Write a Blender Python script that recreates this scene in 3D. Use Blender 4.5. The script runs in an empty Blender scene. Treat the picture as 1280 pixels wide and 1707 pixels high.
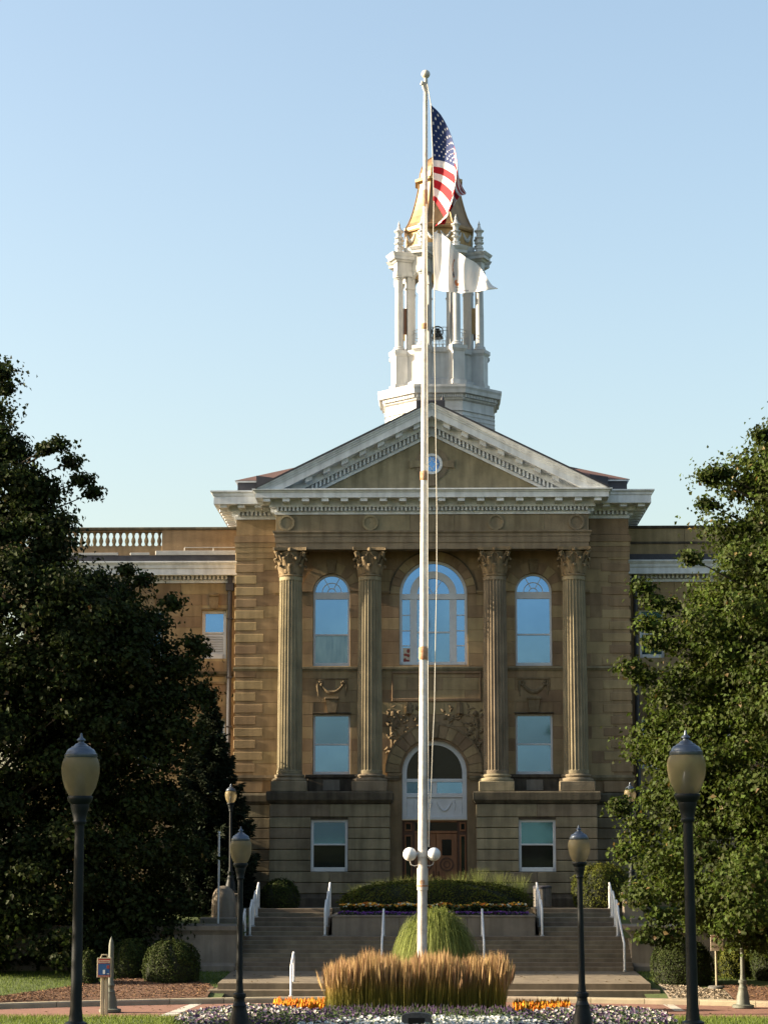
import bpy, math, random
import numpy as np
from mathutils import Vector, Matrix

rnd = random.Random(7)
RN = np.random.RandomState(11)
sc = bpy.context.scene
C = sc.collection
PI = math.pi

# ---------------------------------------------------------------- camera
FPX = 3680.0                      # focal length in pixels of the 1280 x 1707 photograph
EYE = 3.95                        # eye height above the road
PITCH = math.atan(586.5 / FPX)
YAW = math.atan(82 * math.cos(PITCH) / FPX)
Fv = Vector((-math.sin(YAW) * math.cos(PITCH), math.cos(YAW) * math.cos(PITCH), math.sin(PITCH)))
Rv = Vector((math.cos(YAW), math.sin(YAW), 0))
Uv = Rv.cross(Fv)
cam_d = bpy.data.cameras.new('camera')
cam = bpy.data.objects.new('camera', cam_d)
C.objects.link(cam)
cam.matrix_world = Matrix(((Rv.x, Uv.x, -Fv.x, 0), (Rv.y, Uv.y, -Fv.y, 0), (Rv.z, Uv.z, -Fv.z, EYE), (0, 0, 0, 1)))
cam_d.sensor_fit = 'AUTO'
cam_d.sensor_width = 36
cam_d.lens = FPX / 1707 * 36
cam_d.clip_start = 0.5
cam_d.clip_end = 6000
sc.camera = cam

# ---------------------------------------------------------------- sky, sun, exposure
SUN_EL = math.radians(20)
SUN_FRONT = math.radians(2.0)       # how far the sun stands in front of the facade plane
to_sun = Vector((-math.cos(SUN_FRONT) * math.cos(SUN_EL), -math.sin(SUN_FRONT) * math.cos(SUN_EL), math.sin(SUN_EL)))
world = bpy.data.worlds.new('World')
sc.world = world
world.use_nodes = True
wn = world.node_tree
bg = wn.nodes['Background']
sky = wn.nodes.new('ShaderNodeTexSky')
sky.sky_type = 'NISHITA'
sky.sun_disc = False
sky.sun_elevation = SUN_EL
sky.sun_rotation = math.atan2(to_sun.x, to_sun.y)
sky.altitude = 200
sky.air_density = 1.25
sky.dust_density = 3.6
sky.ozone_density = 0.8
wn.links.new(sky.outputs[0], bg.inputs[0])
bg.inputs[1].default_value = 0.073
sun_d = bpy.data.lights.new('sun', 'SUN')
sun_d.energy = 4.6
sun_d.angle = math.radians(0.53)
sun_d.color = (1.0, 0.83, 0.61)
sun = bpy.data.objects.new('sun', sun_d)
C.objects.link(sun)
sun.rotation_euler = to_sun.to_track_quat('Z', 'Y').to_euler()
sun.location = (-40, 60, 40)
sc.view_settings.view_transform = 'Standard'
sc.view_settings.look = 'None'
sc.view_settings.gamma = 1.0
sc.view_settings.use_curve_mapping = False
sc.view_settings.exposure = 2.0


# ---------------------------------------------------------------- measuring from the photograph
def ray(px, py):
    return Fv * FPX + Rv * (px - 640) + Uv * (853.5 - py)


def at(px, py, Y):
    d = ray(px, py)
    t = Y / d.y
    return Vector((d.x * t, Y, EYE + d.z * t))


def atz(px, py, z):
    d = ray(px, py)
    t = (z - EYE) / d.z
    return Vector((d.x * t, d.y * t, z))


def Z(py, Y):
    return at(722, py, Y).z


def X(off, py, Y):
    return at(722 + off, py, Y).x - at(722, py, Y).x


# ---------------------------------------------------------------- mesh helpers
class MB:
    def __init__(s):
        s.v, s.f, s.m = [], [], []

    def add(s, vs, fs, mi=0):
        o = len(s.v)
        s.v += [tuple(v) for v in vs]
        s.f += [tuple(i + o for i in f) for f in fs]
        s.m += [mi] * len(fs)
        return s

    def box(s, x0, x1, y0, y1, z0, z1, mi=0):
        vs = [(x0, y0, z0), (x1, y0, z0), (x1, y1, z0), (x0, y1, z0), (x0, y0, z1), (x1, y0, z1), (x1, y1, z1), (x0, y1, z1)]
        return s.add(vs, [(3, 2, 1, 0), (4, 5, 6, 7), (0, 1, 5, 4), (1, 2, 6, 5), (2, 3, 7, 6), (3, 0, 4, 7)], mi)

    def cbox(s, x0, x1, y0, y1, z0, z1, b=0.01, mi=0):
        c = ((x0 + x1) / 2, (y0 + y1) / 2, (z0 + z1) / 2)
        h = ((x1 - x0) / 2, (y1 - y0) / 2, (z1 - z0) / 2)
        b = min(b, min(h) * 0.8)
        vs, idx = [], {}
        for sx in (-1, 1):
            for sy in (-1, 1):
                for sz in (-1, 1):
                    for a in range(3):
                        q = [sx * h[0], sy * h[1], sz * h[2]]
                        for k in range(3):
                            if k != a:
                                q[k] -= math.copysign(b, q[k])
                        idx[(sx, sy, sz, a)] = len(vs)
                        vs.append(tuple(q))
        fs = []
        for a in range(3):
            o1, o2 = (a + 1) % 3, (a + 2) % 3
            for sg in (-1, 1):
                f = []
                for p, q in ((-1, -1), (1, -1), (1, 1), (-1, 1)):
                    k = [0, 0, 0]
                    k[a], k[o1], k[o2] = sg, p, q
                    f.append(idx[(*k, a)])
                fs.append(f)
        for a in range(3):
            o1, o2 = (a + 1) % 3, (a + 2) % 3
            for p in (-1, 1):
                for q in (-1, 1):
                    k0 = [0, 0, 0]
                    k1 = [0, 0, 0]
                    k0[a], k1[a] = -1, 1
                    k0[o1] = k1[o1] = p
                    k0[o2] = k1[o2] = q
                    fs.append([idx[(*k0, o1)], idx[(*k1, o1)], idx[(*k1, o2)], idx[(*k0, o2)]])
        for sx in (-1, 1):
            for sy in (-1, 1):
                for sz in (-1, 1):
                    fs.append([idx[(sx, sy, sz, 0)], idx[(sx, sy, sz, 1)], idx[(sx, sy, sz, 2)]])
        out = []
        for f in fs:
            p = [Vector(vs[i]) for i in f]
            n = (p[1] - p[0]).cross(p[2] - p[0])
            m = sum(p, Vector()) / len(p)
            out.append(tuple(f) if n.dot(m) > 0 else tuple(reversed(f)))
        return s.add([(v[0] + c[0], v[1] + c[1], v[2] + c[2]) for v in vs], out, mi)

    def lathe(s, prof, cx=0, cy=0, n=16, z0=0, mi=0, rot=0, cap=True):
        vs, fs = [], []
        for r, z in prof:
            for k in range(n):
                a = 2 * PI * k / n + rot
                vs.append((cx + r * math.cos(a), cy + r * math.sin(a), z0 + z))
        for i in range(len(prof) - 1):
            for k in range(n):
                k2 = (k + 1) % n
                fs.append((i * n + k, i * n + k2, (i + 1) * n + k2, (i + 1) * n + k))
        if cap:
            fs.append(tuple(reversed(range(n))))
            fs.append(tuple((len(prof) - 1) * n + k for k in range(n)))
        return s.add(vs, fs, mi)

    def tube(s, pts, r, n=8, mi=0):
        pts = [Vector(p) for p in pts]
        rs = r if isinstance(r, (list, tuple)) else [r] * len(pts)
        vs, fs = [], []
        t0 = (pts[1] - pts[0]).normalized()
        ref = Vector((0, 0, 1)) if abs(t0.z) < 0.9 else Vector((1, 0, 0))
        u = t0.cross(ref).normalized()
        for i, p in enumerate(pts):
            t = (pts[min(i + 1, len(pts) - 1)] - pts[max(i - 1, 0)]).normalized()
            u = (u - t * u.dot(t)).normalized()
            w = t.cross(u)
            for k in range(n):
                a = 2 * PI * k / n
                vs.append(p + (u * math.cos(a) + w * math.sin(a)) * rs[i])
        for i in range(len(pts) - 1):
            for k in range(n):
                k2 = (k + 1) % n
                fs.append((i * n + k, i * n + k2, (i + 1) * n + k2, (i + 1) * n + k))
        fs.append(tuple(reversed(range(n))))
        fs.append(tuple((len(pts) - 1) * n + k for k in range(n)))
        return s.add(vs, fs, mi)

    def prism(s, poly, y0, y1, mi=0):
        n = len(poly)
        vs = [(x, y0, z) for x, z in poly] + [(x, y1, z) for x, z in poly]
        fs = [tuple(range(n)), tuple(range(2 * n - 1, n - 1, -1))]
        for k in range(n):
            k2 = (k + 1) % n
            fs.append((k, k + n, k2 + n, k2))
        return s.add(vs, fs, mi)

    def annulus(s, cx, cz, r0, r1, a0, a1, y0, y1, n=20, mi=0):
        vs, fs = [], []
        for k in range(n + 1):
            a = a0 + (a1 - a0) * k / n
            c, d = math.cos(a), math.sin(a)
            vs += [(cx + r0 * c, y0, cz + r0 * d), (cx + r1 * c, y0, cz + r1 * d), (cx + r1 * c, y1, cz + r1 * d), (cx + r0 * c, y1, cz + r0 * d)]
        for k in range(n):
            a, b = 4 * k, 4 * k + 4
            for i in range(4):
                j = (i + 1) % 4
                fs.append((a + i, a + j, b + j, b + i))
        fs += [(0, 3, 2, 1), (4 * n, 4 * n + 1, 4 * n + 2, 4 * n + 3)]
        return s.add(vs, fs, mi)

    def sweep(s, path, prof, closed=False, mi=0):
        """sweep a closed profile (outward, z) along a plan path; outward is to the right of travel"""
        n, m = len(path), len(prof)
        offs = []
        for i in range(n):
            def nrm(a, b):
                d = Vector((b[0] - a[0], b[1] - a[1])).normalized()
                return Vector((d.y, -d.x))
            n1 = nrm(path[i - 1], path[i]) if (closed or i > 0) else None
            n2 = nrm(path[i], path[(i + 1) % n]) if (closed or i < n - 1) else None
            if n1 is None:
                n1 = n2
            if n2 is None:
                n2 = n1
            offs.append((n1 + n2) / (1 + n1.dot(n2)))
        vs, fs = [], []
        for i in range(n):
            for o, z in prof:
                vs.append((path[i][0] + offs[i].x * o, path[i][1] + offs[i].y * o, z))
        for i in range(n if closed else n - 1):
            i2 = (i + 1) % n
            for k in range(m):
                k2 = (k + 1) % m
                fs.append((i * m + k, i2 * m + k, i2 * m + k2, i * m + k2))
        if not closed:
            fs += [tuple(range(m)), tuple(reversed(range((n - 1) * m, n * m)))]
        return s.add(vs, fs, mi)

    def blocks_along(s, p0, p1, o0, o1, z0, z1, pitch, width, mi=0):
        """a row of small blocks (dentils) standing out from the line p0-p1"""
        a, b = Vector(p0), Vector(p1)
        d = b - a
        L = d.length
        d.normalize()
        nn = Vector((d.y, -d.x))
        k = max(1, int(L / pitch))
        st = L / k
        for i in range(k):
            c = a + d * (st * (i + 0.5))
            q = [c - d * width / 2 + nn * o0, c + d * width / 2 + nn * o0, c + d * width / 2 + nn * o1, c - d * width / 2 + nn * o1]
            vs = [(p.x, p.y, z0) for p in q] + [(p.x, p.y, z1) for p in q]
            s.add(vs, [(3, 2, 1, 0), (4, 5, 6, 7), (0, 1, 5, 4), (1, 2, 6, 5), (2, 3, 7, 6), (3, 0, 4, 7)], mi)
        return s

    def mesh(s, name, mats, smooth=False):
        me = bpy.data.meshes.new(name)
        me.from_pydata(s.v, [], s.f)
        for m in (mats if isinstance(mats, (list, tuple)) else [mats]):
            me.materials.append(m)
        if any(s.m):
            me.polygons.foreach_set('material_index', s.m)
        if smooth:
            me.polygons.foreach_set('use_smooth', [True] * len(me.polygons))
            try:
                me.set_sharp_from_angle(angle=math.radians(38))
            except Exception:
                pass
        me.update()
        return me

    def build(s, name, mats, parent=None, smooth=False, loc=(0, 0, 0)):
        return link(name, s.mesh(name, mats, smooth), parent, loc)


WL = {}


def link(name, me, parent=None, loc=(0, 0, 0)):
    """loc is the world place of the mesh's own origin"""
    o = bpy.data.objects.new(name, me)
    C.objects.link(o)
    o.location = loc
    WL[o] = Vector(loc)
    if parent is not None:
        o.parent = parent
        o.matrix_parent_inverse = Matrix.Translation(-WL[parent])
    return o


def tag(o, label=None, cat=None, group=None, kind=None):
    if label:
        o['label'] = label
    if cat:
        o['category'] = cat
    if group:
        o['group'] = group
    if kind:
        o['kind'] = kind
    return o


def thing(name, label, cat, loc=(0, 0, 0), group=None):
    o = bpy.data.objects.new(name, None)
    o.empty_display_size = 0.2
    C.objects.link(o)
    o.location = loc
    WL[o] = Vector(loc)
    return tag(o, label, cat, group)


def copy_tree(o, parent=None):
    c = o.copy()
    C.objects.link(c)
    if parent is not None:
        c.parent = parent
        c.matrix_parent_inverse = o.matrix_parent_inverse.copy()
    for ch in list(o.children):
        copy_tree(ch, c)
    return c


def wall_cells(mb, x0, x1, z0, z1, y0, y1, ops):
    xs = sorted({x0, x1, *[v for o in ops for v in o[:2] if x0 < v < x1]})
    zs = sorted({z0, z1, *[v for o in ops for v in o[2:4] if z0 < v < z1]})
    for i in range(len(xs) - 1):
        run = None
        for j in range(len(zs) - 1):
            cx, cz = (xs[i] + xs[i + 1]) / 2, (zs[j] + zs[j + 1]) / 2
            hole = any(o[0] < cx < o[1] and o[2] < cz < o[3] for o in ops)
            if hole:
                if run is not None:
                    mb.box(xs[i], xs[i + 1], y0, y1, run, zs[j])
                run = None
            elif run is None:
                run = zs[j]
        if run is not None:
            mb.box(xs[i], xs[i + 1], y0, y1, run, zs[-1])


# ---------------------------------------------------------------- materials
def mat(name, c1, c2=None, scale=2.0, detail=5, rough=0.8, metal=0.0, spec=0.4, bump=0.0, bscale=30.0, objvar=0.0,
        streak=0.0, island=0.0, trans=0.0, zs=1.0, ior=None, tint=None, clear=0.0):
    m = bpy.data.materials.new(name)
    m.use_nodes = True
    nt = m.node_tree
    N, L = nt.nodes, nt.links
    p = N['Principled BSDF']
    p.inputs['Roughness'].default_value = rough
    p.inputs['Metallic'].default_value = metal
    p.inputs['Specular IOR Level'].default_value = spec
    if ior:
        p.inputs['IOR'].default_value = ior
    if tint:
        p.inputs['Specular Tint'].default_value = (*tint, 1)
    geo = N.new('ShaderNodeNewGeometry')
    src = geo.outputs['Position']
    if zs != 1.0:
        mp = N.new('ShaderNodeMapping')
        mp.inputs['Scale'].default_value = (1, 1, zs)
        L.new(src, mp.inputs[0])
        src = mp.outputs[0]
    c2 = c2 or tuple(v * 0.75 for v in c1)
    no = N.new('ShaderNodeTexNoise')
    no.inputs['Scale'].default_value = scale
    no.inputs['Detail'].default_value = detail
    no.inputs['Roughness'].default_value = 0.62
    L.new(src, no.inputs['Vector'])
    rp = N.new('ShaderNodeValToRGB')
    rp.color_ramp.elements[0].position = 0.33
    rp.color_ramp.elements[1].position = 0.67
    rp.color_ramp.elements[0].color = (*c2, 1)
    rp.color_ramp.elements[1].color = (*c1, 1)
    L.new(no.outputs['Fac'], rp.inputs[0])
    col = rp.outputs[0]

    def hsv(col, fac_socket, amt, hue=0.0):
        h = N.new('ShaderNodeHueSaturation')
        mr = N.new('ShaderNodeMapRange')
        mr.inputs['To Min'].default_value = 1 - amt
        mr.inputs['To Max'].default_value = 1 + amt
        L.new(fac_socket, mr.inputs['Value'])
        L.new(mr.outputs[0], h.inputs['Value'])
        if hue:
            m2 = N.new('ShaderNodeMapRange')
            m2.inputs['To Min'].default_value = 0.5 - hue
            m2.inputs['To Max'].default_value = 0.5 + hue
            L.new(fac_socket, m2.inputs['Value'])
            L.new(m2.outputs[0], h.inputs['Hue'])
        L.new(col, h.inputs['Color'])
        return h.outputs[0]
    if objvar:
        oi = N.new('ShaderNodeObjectInfo')
        col = hsv(col, oi.outputs['Random'], objvar, 0.012)
    if island:
        col = hsv(col, geo.outputs['Random Per Island'], island, 0.02)
    if streak:
        mp2 = N.new('ShaderNodeMapping')
        mp2.inputs['Scale'].default_value = (3.2, 3.2, 0.35)
        L.new(geo.outputs['Position'], mp2.inputs[0])
        n2 = N.new('ShaderNodeTexNoise')
        n2.inputs['Scale'].default_value = 1.3
        n2.inputs['Detail'].default_value = 7
        L.new(mp2.outputs[0], n2.inputs['Vector'])
        mr = N.new('ShaderNodeMapRange')
        mr.inputs['From Min'].default_value = 0.35
        mr.inputs['From Max'].default_value = 0.6
        mr.inputs['To Min'].default_value = 1 - streak
        mr.inputs['To Max'].default_value = 1.0
        L.new(n2.outputs['Fac'], mr.inputs['Value'])
        mx = N.new('ShaderNodeMix')
        mx.data_type = 'RGBA'
        mx.blend_type = 'MULTIPLY'
        mx.inputs['Factor'].default_value = 1
        L.new(col, mx.inputs['A'])
        L.new(mr.outputs[0], mx.inputs['B'])
        col = mx.outputs['Result']
    L.new(col, p.inputs['Base Color'])
    if bump:
        n3 = N.new('ShaderNodeTexNoise')
        n3.inputs['Scale'].default_value = bscale
        n3.inputs['Detail'].default_value = 4
        L.new(geo.outputs['Position'], n3.inputs['Vector'])
        bp = N.new('ShaderNodeBump')
        bp.inputs['Strength'].default_value = bump
        bp.inputs['Distance'].default_value = 0.02
        L.new(n3.outputs['Fac'], bp.inputs['Height'])
        L.new(bp.outputs[0], p.inputs['Normal'])
    if trans:
        t = N.new('ShaderNodeBsdfTranslucent')
        L.new(col, t.inputs[0])
        ms = N.new('ShaderNodeMixShader')
        ms.inputs[0].default_value = trans
        L.new(p.outputs[0], ms.inputs[1])
        L.new(t.outputs[0], ms.inputs[2])
        out = ms.outputs[0]
        if clear:
            tr = N.new('ShaderNodeBsdfTransparent')
            m3 = N.new('ShaderNodeMixShader')
            m3.inputs[0].default_value = clear
            L.new(out, m3.inputs[1])
            L.new(tr.outputs[0], m3.inputs[2])
            out = m3.outputs[0]
        L.new(out, N['Material Output'].inputs[0])
    return m


def ramp_h(name, stops, rough=0.7, trans=0.25, island=0.25):
    """plant material coloured along the height attribute h of each blade"""
    m = bpy.data.materials.new(name)
    m.use_nodes = True
    N, L = m.node_tree.nodes, m.node_tree.links
    p = N['Principled BSDF']
    p.inputs['Roughness'].default_value = rough
    p.inputs['Specular IOR Level'].default_value = 0.2
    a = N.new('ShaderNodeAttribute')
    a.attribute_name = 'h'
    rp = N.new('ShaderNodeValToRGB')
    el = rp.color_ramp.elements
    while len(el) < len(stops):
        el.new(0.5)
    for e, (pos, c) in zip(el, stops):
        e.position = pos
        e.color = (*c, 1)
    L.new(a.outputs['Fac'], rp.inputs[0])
    g = N.new('ShaderNodeNewGeometry')
    mr = N.new('ShaderNodeMapRange')
    mr.inputs['To Min'].default_value = 1 - island
    mr.inputs['To Max'].default_value = 1 + island
    L.new(g.outputs['Random Per Island'], mr.inputs['Value'])
    h = N.new('ShaderNodeHueSaturation')
    L.new(mr.outputs[0], h.inputs['Value'])
    L.new(rp.outputs[0], h.inputs['Color'])
    L.new(h.outputs[0], p.inputs['Base Color'])
    t = N.new('ShaderNodeBsdfTranslucent')
    L.new(h.outputs[0], t.inputs[0])
    ms = N.new('ShaderNodeMixShader')
    ms.inputs[0].default_value = trans
    L.new(p.outputs[0], ms.inputs[1])
    L.new(t.outputs[0], ms.inputs[2])
    L.new(ms.outputs[0], N['Material Output'].inputs[0])
    return m


def ramp_island(name, cols, rough=0.7, trans=0.15):
    """one colour picked for every small flower or leaf"""
    m = bpy.data.materials.new(name)
    m.use_nodes = True
    N, L = m.node_tree.nodes, m.node_tree.links
    p = N['Principled BSDF']
    p.inputs['Roughness'].default_value = rough
    p.inputs['Specular IOR Level'].default_value = 0.2
    g = N.new('ShaderNodeNewGeometry')
    rp = N.new('ShaderNodeValToRGB')
    rp.color_ramp.interpolation = 'CONSTANT'
    el = rp.color_ramp.elements
    while len(el) < len(cols):
        el.new(0.5)
    for i, (e, c) in enumerate(zip(el, cols)):
        e.position = i / len(cols)
        e.color = (*c, 1)
    L.new(g.outputs['Random Per Island'], rp.inputs[0])
    L.new(rp.outputs[0], p.inputs['Base Color'])
    t = N.new('ShaderNodeBsdfTranslucent')
    L.new(rp.outputs[0], t.inputs[0])
    ms = N.new('ShaderNodeMixShader')
    ms.inputs[0].default_value = trans
    L.new(p.outputs[0], ms.inputs[1])
    L.new(t.outputs[0], ms.inputs[2])
    L.new(ms.outputs[0], N['Material Output'].inputs[0])
    return m


M = {}
M['stone'] = mat('buff_sandstone', (0.325, 0.236, 0.134), (0.225, 0.162, 0.092), scale=1.1, objvar=0.2, streak=0.22, bump=0.35, bscale=22, rough=0.9, spec=0.2)
M['stone_grey'] = mat('grey_buff_sandstone', (0.27, 0.222, 0.146), (0.18, 0.15, 0.10), scale=1.4, objvar=0.12, streak=0.3, bump=0.35, bscale=20, rough=0.92, spec=0.2)
M['stone_dark'] = mat('weathered_stone', (0.12, 0.10, 0.07), (0.065, 0.056, 0.042), scale=1.6, objvar=0.1, streak=0.4, bump=0.4, bscale=20, rough=0.95, spec=0.15)
M['carve'] = mat('carved_stone', (0.24, 0.182, 0.108), (0.15, 0.112, 0.066), scale=5, streak=0.25, bump=0.5, bscale=26, rough=0.92, spec=0.2)
M['white'] = mat('white_paint', (0.66, 0.69, 0.715), (0.55, 0.575, 0.595), scale=2.2, streak=0.22, rough=0.55, bump=0.08, bscale=12)
M['tower'] = mat('tower_paint', (0.52, 0.53, 0.53), (0.43, 0.435, 0.435), scale=2.0, streak=0.24, rough=0.6, bump=0.08, bscale=12)
M['white_clean'] = mat('window_frame_paint', (0.61, 0.63, 0.64), (0.54, 0.55, 0.56), scale=3, rough=0.5)
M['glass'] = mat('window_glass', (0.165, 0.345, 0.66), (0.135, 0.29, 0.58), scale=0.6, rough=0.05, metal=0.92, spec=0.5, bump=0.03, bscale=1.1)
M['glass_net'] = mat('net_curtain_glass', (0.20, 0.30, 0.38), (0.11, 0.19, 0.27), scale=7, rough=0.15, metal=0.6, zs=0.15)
M['glass_clear'] = mat('clear_dark_glass', (0.012, 0.016, 0.016), (0.008, 0.01, 0.01), scale=2, rough=0.03, spec=0.5, ior=1.33, bump=0.03, bscale=2.0)
M['blind'] = mat('window_blind', (0.5, 0.5, 0.46), (0.42, 0.42, 0.4), scale=3, rough=0.35, spec=0.6, ior=2.2)
M['copper'] = mat('copper_dome', (0.32, 0.195, 0.09), (0.23, 0.135, 0.06), scale=1.8, streak=0.3, metal=0.4, rough=0.42)
M['ochre'] = mat('ochre_paint', (0.46, 0.31, 0.14), (0.36, 0.23, 0.10), scale=3, streak=0.2, rough=0.7)
M['roof'] = mat('red_shingle', (0.095, 0.045, 0.038), (0.06, 0.034, 0.03), scale=6, rough=0.9, bump=0.5, bscale=12, zs=3)
M['flash'] = mat('dark_flashing', (0.045, 0.045, 0.055), (0.025, 0.025, 0.032), scale=3, rough=0.6)
M['galv'] = mat('grey_gutter_metal', (0.42, 0.42, 0.41), (0.32, 0.32, 0.31), scale=4, rough=0.5, metal=0.3)
M['concrete'] = mat('step_concrete', (0.185, 0.15, 0.105), (0.125, 0.10, 0.07), scale=1.4, streak=0.2, rough=0.9, bump=0.25, bscale=30, objvar=0.05)
M['limestone'] = mat('planter_concrete', (0.24, 0.205, 0.16), (0.17, 0.145, 0.115), scale=1.2, streak=0.25, rough=0.9, bump=0.2, bscale=24)
M['black'] = mat('black_lamp_paint', (0.010, 0.014, 0.016), (0.006, 0.008, 0.009), scale=6, rough=0.5, spec=0.2, bump=0.05, bscale=40)
M['lampgreen'] = mat('faded_green_lamp_paint', (0.12, 0.128, 0.10), (0.08, 0.088, 0.07), scale=5, rough=0.6, bump=0.1, bscale=30)
M['globe'] = mat('frosted_globe', (0.32, 0.265, 0.15), (0.25, 0.205, 0.115), scale=3, rough=0.4, spec=0.25, trans=0.45, clear=0.34)
M['capmetal'] = mat('lamp_cap_metal', (0.10, 0.12, 0.15), (0.06, 0.075, 0.10), scale=5, rough=0.35, metal=0.6)
M['pole'] = mat('peeling_white_pole', (0.74, 0.72, 0.68), (0.55, 0.50, 0.44), scale=5, streak=0.4, rough=0.55, bump=0.2, bscale=20)
M['rust'] = mat('rusted_collar', (0.30, 0.12, 0.05), (0.42, 0.30, 0.20), scale=12, rough=0.85, bump=0.4, bscale=40)
M['rope'] = mat('halyard_rope', (0.62, 0.58, 0.50), (0.5, 0.47, 0.4), rough=0.9)
M['rail'] = mat('white_rail_paint', (0.72, 0.73, 0.72), (0.6, 0.6, 0.6), scale=8, rough=0.45)
M['wood'] = mat('oak_door', (0.30, 0.12, 0.045), (0.19, 0.072, 0.028), scale=5, rough=0.5, zs=0.25)
M['wood_dark'] = mat('oak_door_moulding', (0.12, 0.045, 0.02), (0.07, 0.028, 0.013), scale=6, rough=0.5)
M['road'] = mat('brick_road', (0.21, 0.105, 0.075), (0.155, 0.076, 0.055), scale=3, rough=0.92, bump=0.3, bscale=9)
M['kerb'] = mat('kerb_concrete', (0.32, 0.27, 0.19), (0.23, 0.195, 0.14), scale=2, rough=0.9, objvar=0.06, bump=0.2)
M['line'] = mat('road_line', (0.52, 0.50, 0.45), (0.30, 0.27, 0.23), scale=5, rough=0.9)
M['lawn'] = mat('lawn_soil', (0.07, 0.10, 0.022), (0.045, 0.07, 0.015), scale=3, rough=0.95, bump=0.6, bscale=14)
M['mulch'] = mat('wood_mulch', (0.17, 0.085, 0.045), (0.07, 0.04, 0.024), scale=14, rough=0.95, bump=0.9, bscale=22)
M['gravel'] = mat('pale_gravel', (0.32, 0.28, 0.21), (0.18, 0.155, 0.12), scale=16, rough=0.95, bump=0.8, bscale=24)
M['chip'] = mat('bark_chip', (0.20, 0.10, 0.05), (0.09, 0.05, 0.028), scale=6, rough=0.95, island=0.5)
M['soil'] = mat('bed_soil', (0.045, 0.032, 0.022), (0.025, 0.018, 0.013), scale=9, rough=0.95, bump=0.7, bscale=20)
M['bark'] = mat('tree_bark', (0.085, 0.065, 0.045), (0.04, 0.032, 0.024), scale=6, rough=0.95, bump=0.8, bscale=16, zs=0.3)
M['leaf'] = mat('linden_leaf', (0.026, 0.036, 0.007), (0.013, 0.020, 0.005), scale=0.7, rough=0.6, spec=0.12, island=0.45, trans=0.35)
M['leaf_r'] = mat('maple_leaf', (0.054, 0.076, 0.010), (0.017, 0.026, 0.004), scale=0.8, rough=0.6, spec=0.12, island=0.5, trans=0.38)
M['leaf_tip'] = mat('turning_leaf', (0.13, 0.075, 0.022), (0.09, 0.075, 0.02), scale=3, rough=0.6, island=0.3, trans=0.3)
M['spruce'] = mat('spruce_needle', (0.020, 0.028, 0.014), (0.012, 0.018, 0.010), scale=1.5, spec=0.1, rough=0.7, island=0.3, trans=0.1)
M['yew'] = mat('clipped_hedge_leaf', (0.040, 0.054, 0.012), (0.022, 0.032, 0.007), scale=2.5, rough=0.65, spec=0.1, island=0.35, trans=0.2)
M['yew_sunlit'] = mat('sunlit_hedge_leaf', (0.100, 0.105, 0.014), (0.05, 0.062, 0.010), scale=2.0, rough=0.65, spec=0.1, island=0.3, trans=0.2)  # brighter copy of the hedge leaf, sunlight put into its colour
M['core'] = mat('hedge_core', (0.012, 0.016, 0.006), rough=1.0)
M['herb'] = mat('bedding_leaf', (0.05, 0.08, 0.02), (0.025, 0.045, 0.012), scale=4, rough=0.6, island=0.35, trans=0.2)
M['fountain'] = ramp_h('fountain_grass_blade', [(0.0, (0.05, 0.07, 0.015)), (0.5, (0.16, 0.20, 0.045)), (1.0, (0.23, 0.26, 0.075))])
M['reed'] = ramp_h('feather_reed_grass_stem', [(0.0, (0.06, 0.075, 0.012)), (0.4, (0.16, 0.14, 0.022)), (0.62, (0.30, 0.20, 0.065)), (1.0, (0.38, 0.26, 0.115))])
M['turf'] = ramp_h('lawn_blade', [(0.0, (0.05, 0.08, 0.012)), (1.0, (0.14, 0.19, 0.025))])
M['bronze'] = mat('dark_bronze', (0.025, 0.022, 0.018), rough=0.4, metal=0.5)
M['granite'] = mat('grey_granite', (0.12, 0.115, 0.105), (0.07, 0.068, 0.062), scale=20, rough=0.7, bump=0.2)
M['red'] = mat('flag_red', (0.44, 0.009, 0.022), (0.40, 0.008, 0.02), scale=2, rough=0.75, trans=0.35)
M['flagwhite'] = mat('flag_white', (0.80, 0.79, 0.78), (0.76, 0.75, 0.74), scale=2, rough=0.75, trans=0.35)
M['navy'] = mat('flag_blue', (0.013, 0.036, 0.145), (0.011, 0.030, 0.125), scale=2, rough=0.75, trans=0.3)
M['emblem'] = mat('emblem_orange', (0.62, 0.22, 0.08), (0.45, 0.15, 0.06), scale=8, rough=0.8)
M['ink'] = mat('emblem_ink', (0.05, 0.05, 0.09), rough=0.8)
M['signblue'] = mat('sign_blue', (0.02, 0.06, 0.22), (0.025, 0.09, 0.20), scale=4, rough=0.4)
M['signred'] = mat('sign_red', (0.28, 0.045, 0.035), rough=0.5)
M['signcream'] = mat('sign_cream', (0.55, 0.47, 0.36), (0.48, 0.40, 0.30), scale=5, rough=0.6)
M['post'] = mat('weathered_post', (0.34, 0.30, 0.20), (0.24, 0.21, 0.15), scale=5, rough=0.85, zs=0.3)
M['bin'] = mat('litter_bin_slat', (0.14, 0.13, 0.115), (0.10, 0.092, 0.08), scale=6, rough=0.8)

# ---------------------------------------------------------------- ground, road, kerb, terrace
YW, YC, YE, YP, YG = 81.0, 80.32, 79.92, 79.70, 83.2      # wall, columns, entablature, podium, wing planes
zt = Z(1512, YP)                                          # terrace level at the building
Z_LAND0, Z_LAND1 = 0.49, 0.62                             # lower landing, front and back
Y_LF, Y_LB = 66.0, 70.9                                   # landing front / back
Y_WALL = 71.4                                             # retaining walls beside the stairs
Z_MID = 1.62                                              # landing in front of the planter


def kerb_y(x):
    return 65.35 - 0.024 * min(abs(x), 13.5) ** 2 - 0.02 * max(0, abs(x) - 13.5)


def near_y(x):
    return 58.6 - 0.004 * min(abs(x), 16) ** 2


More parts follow.
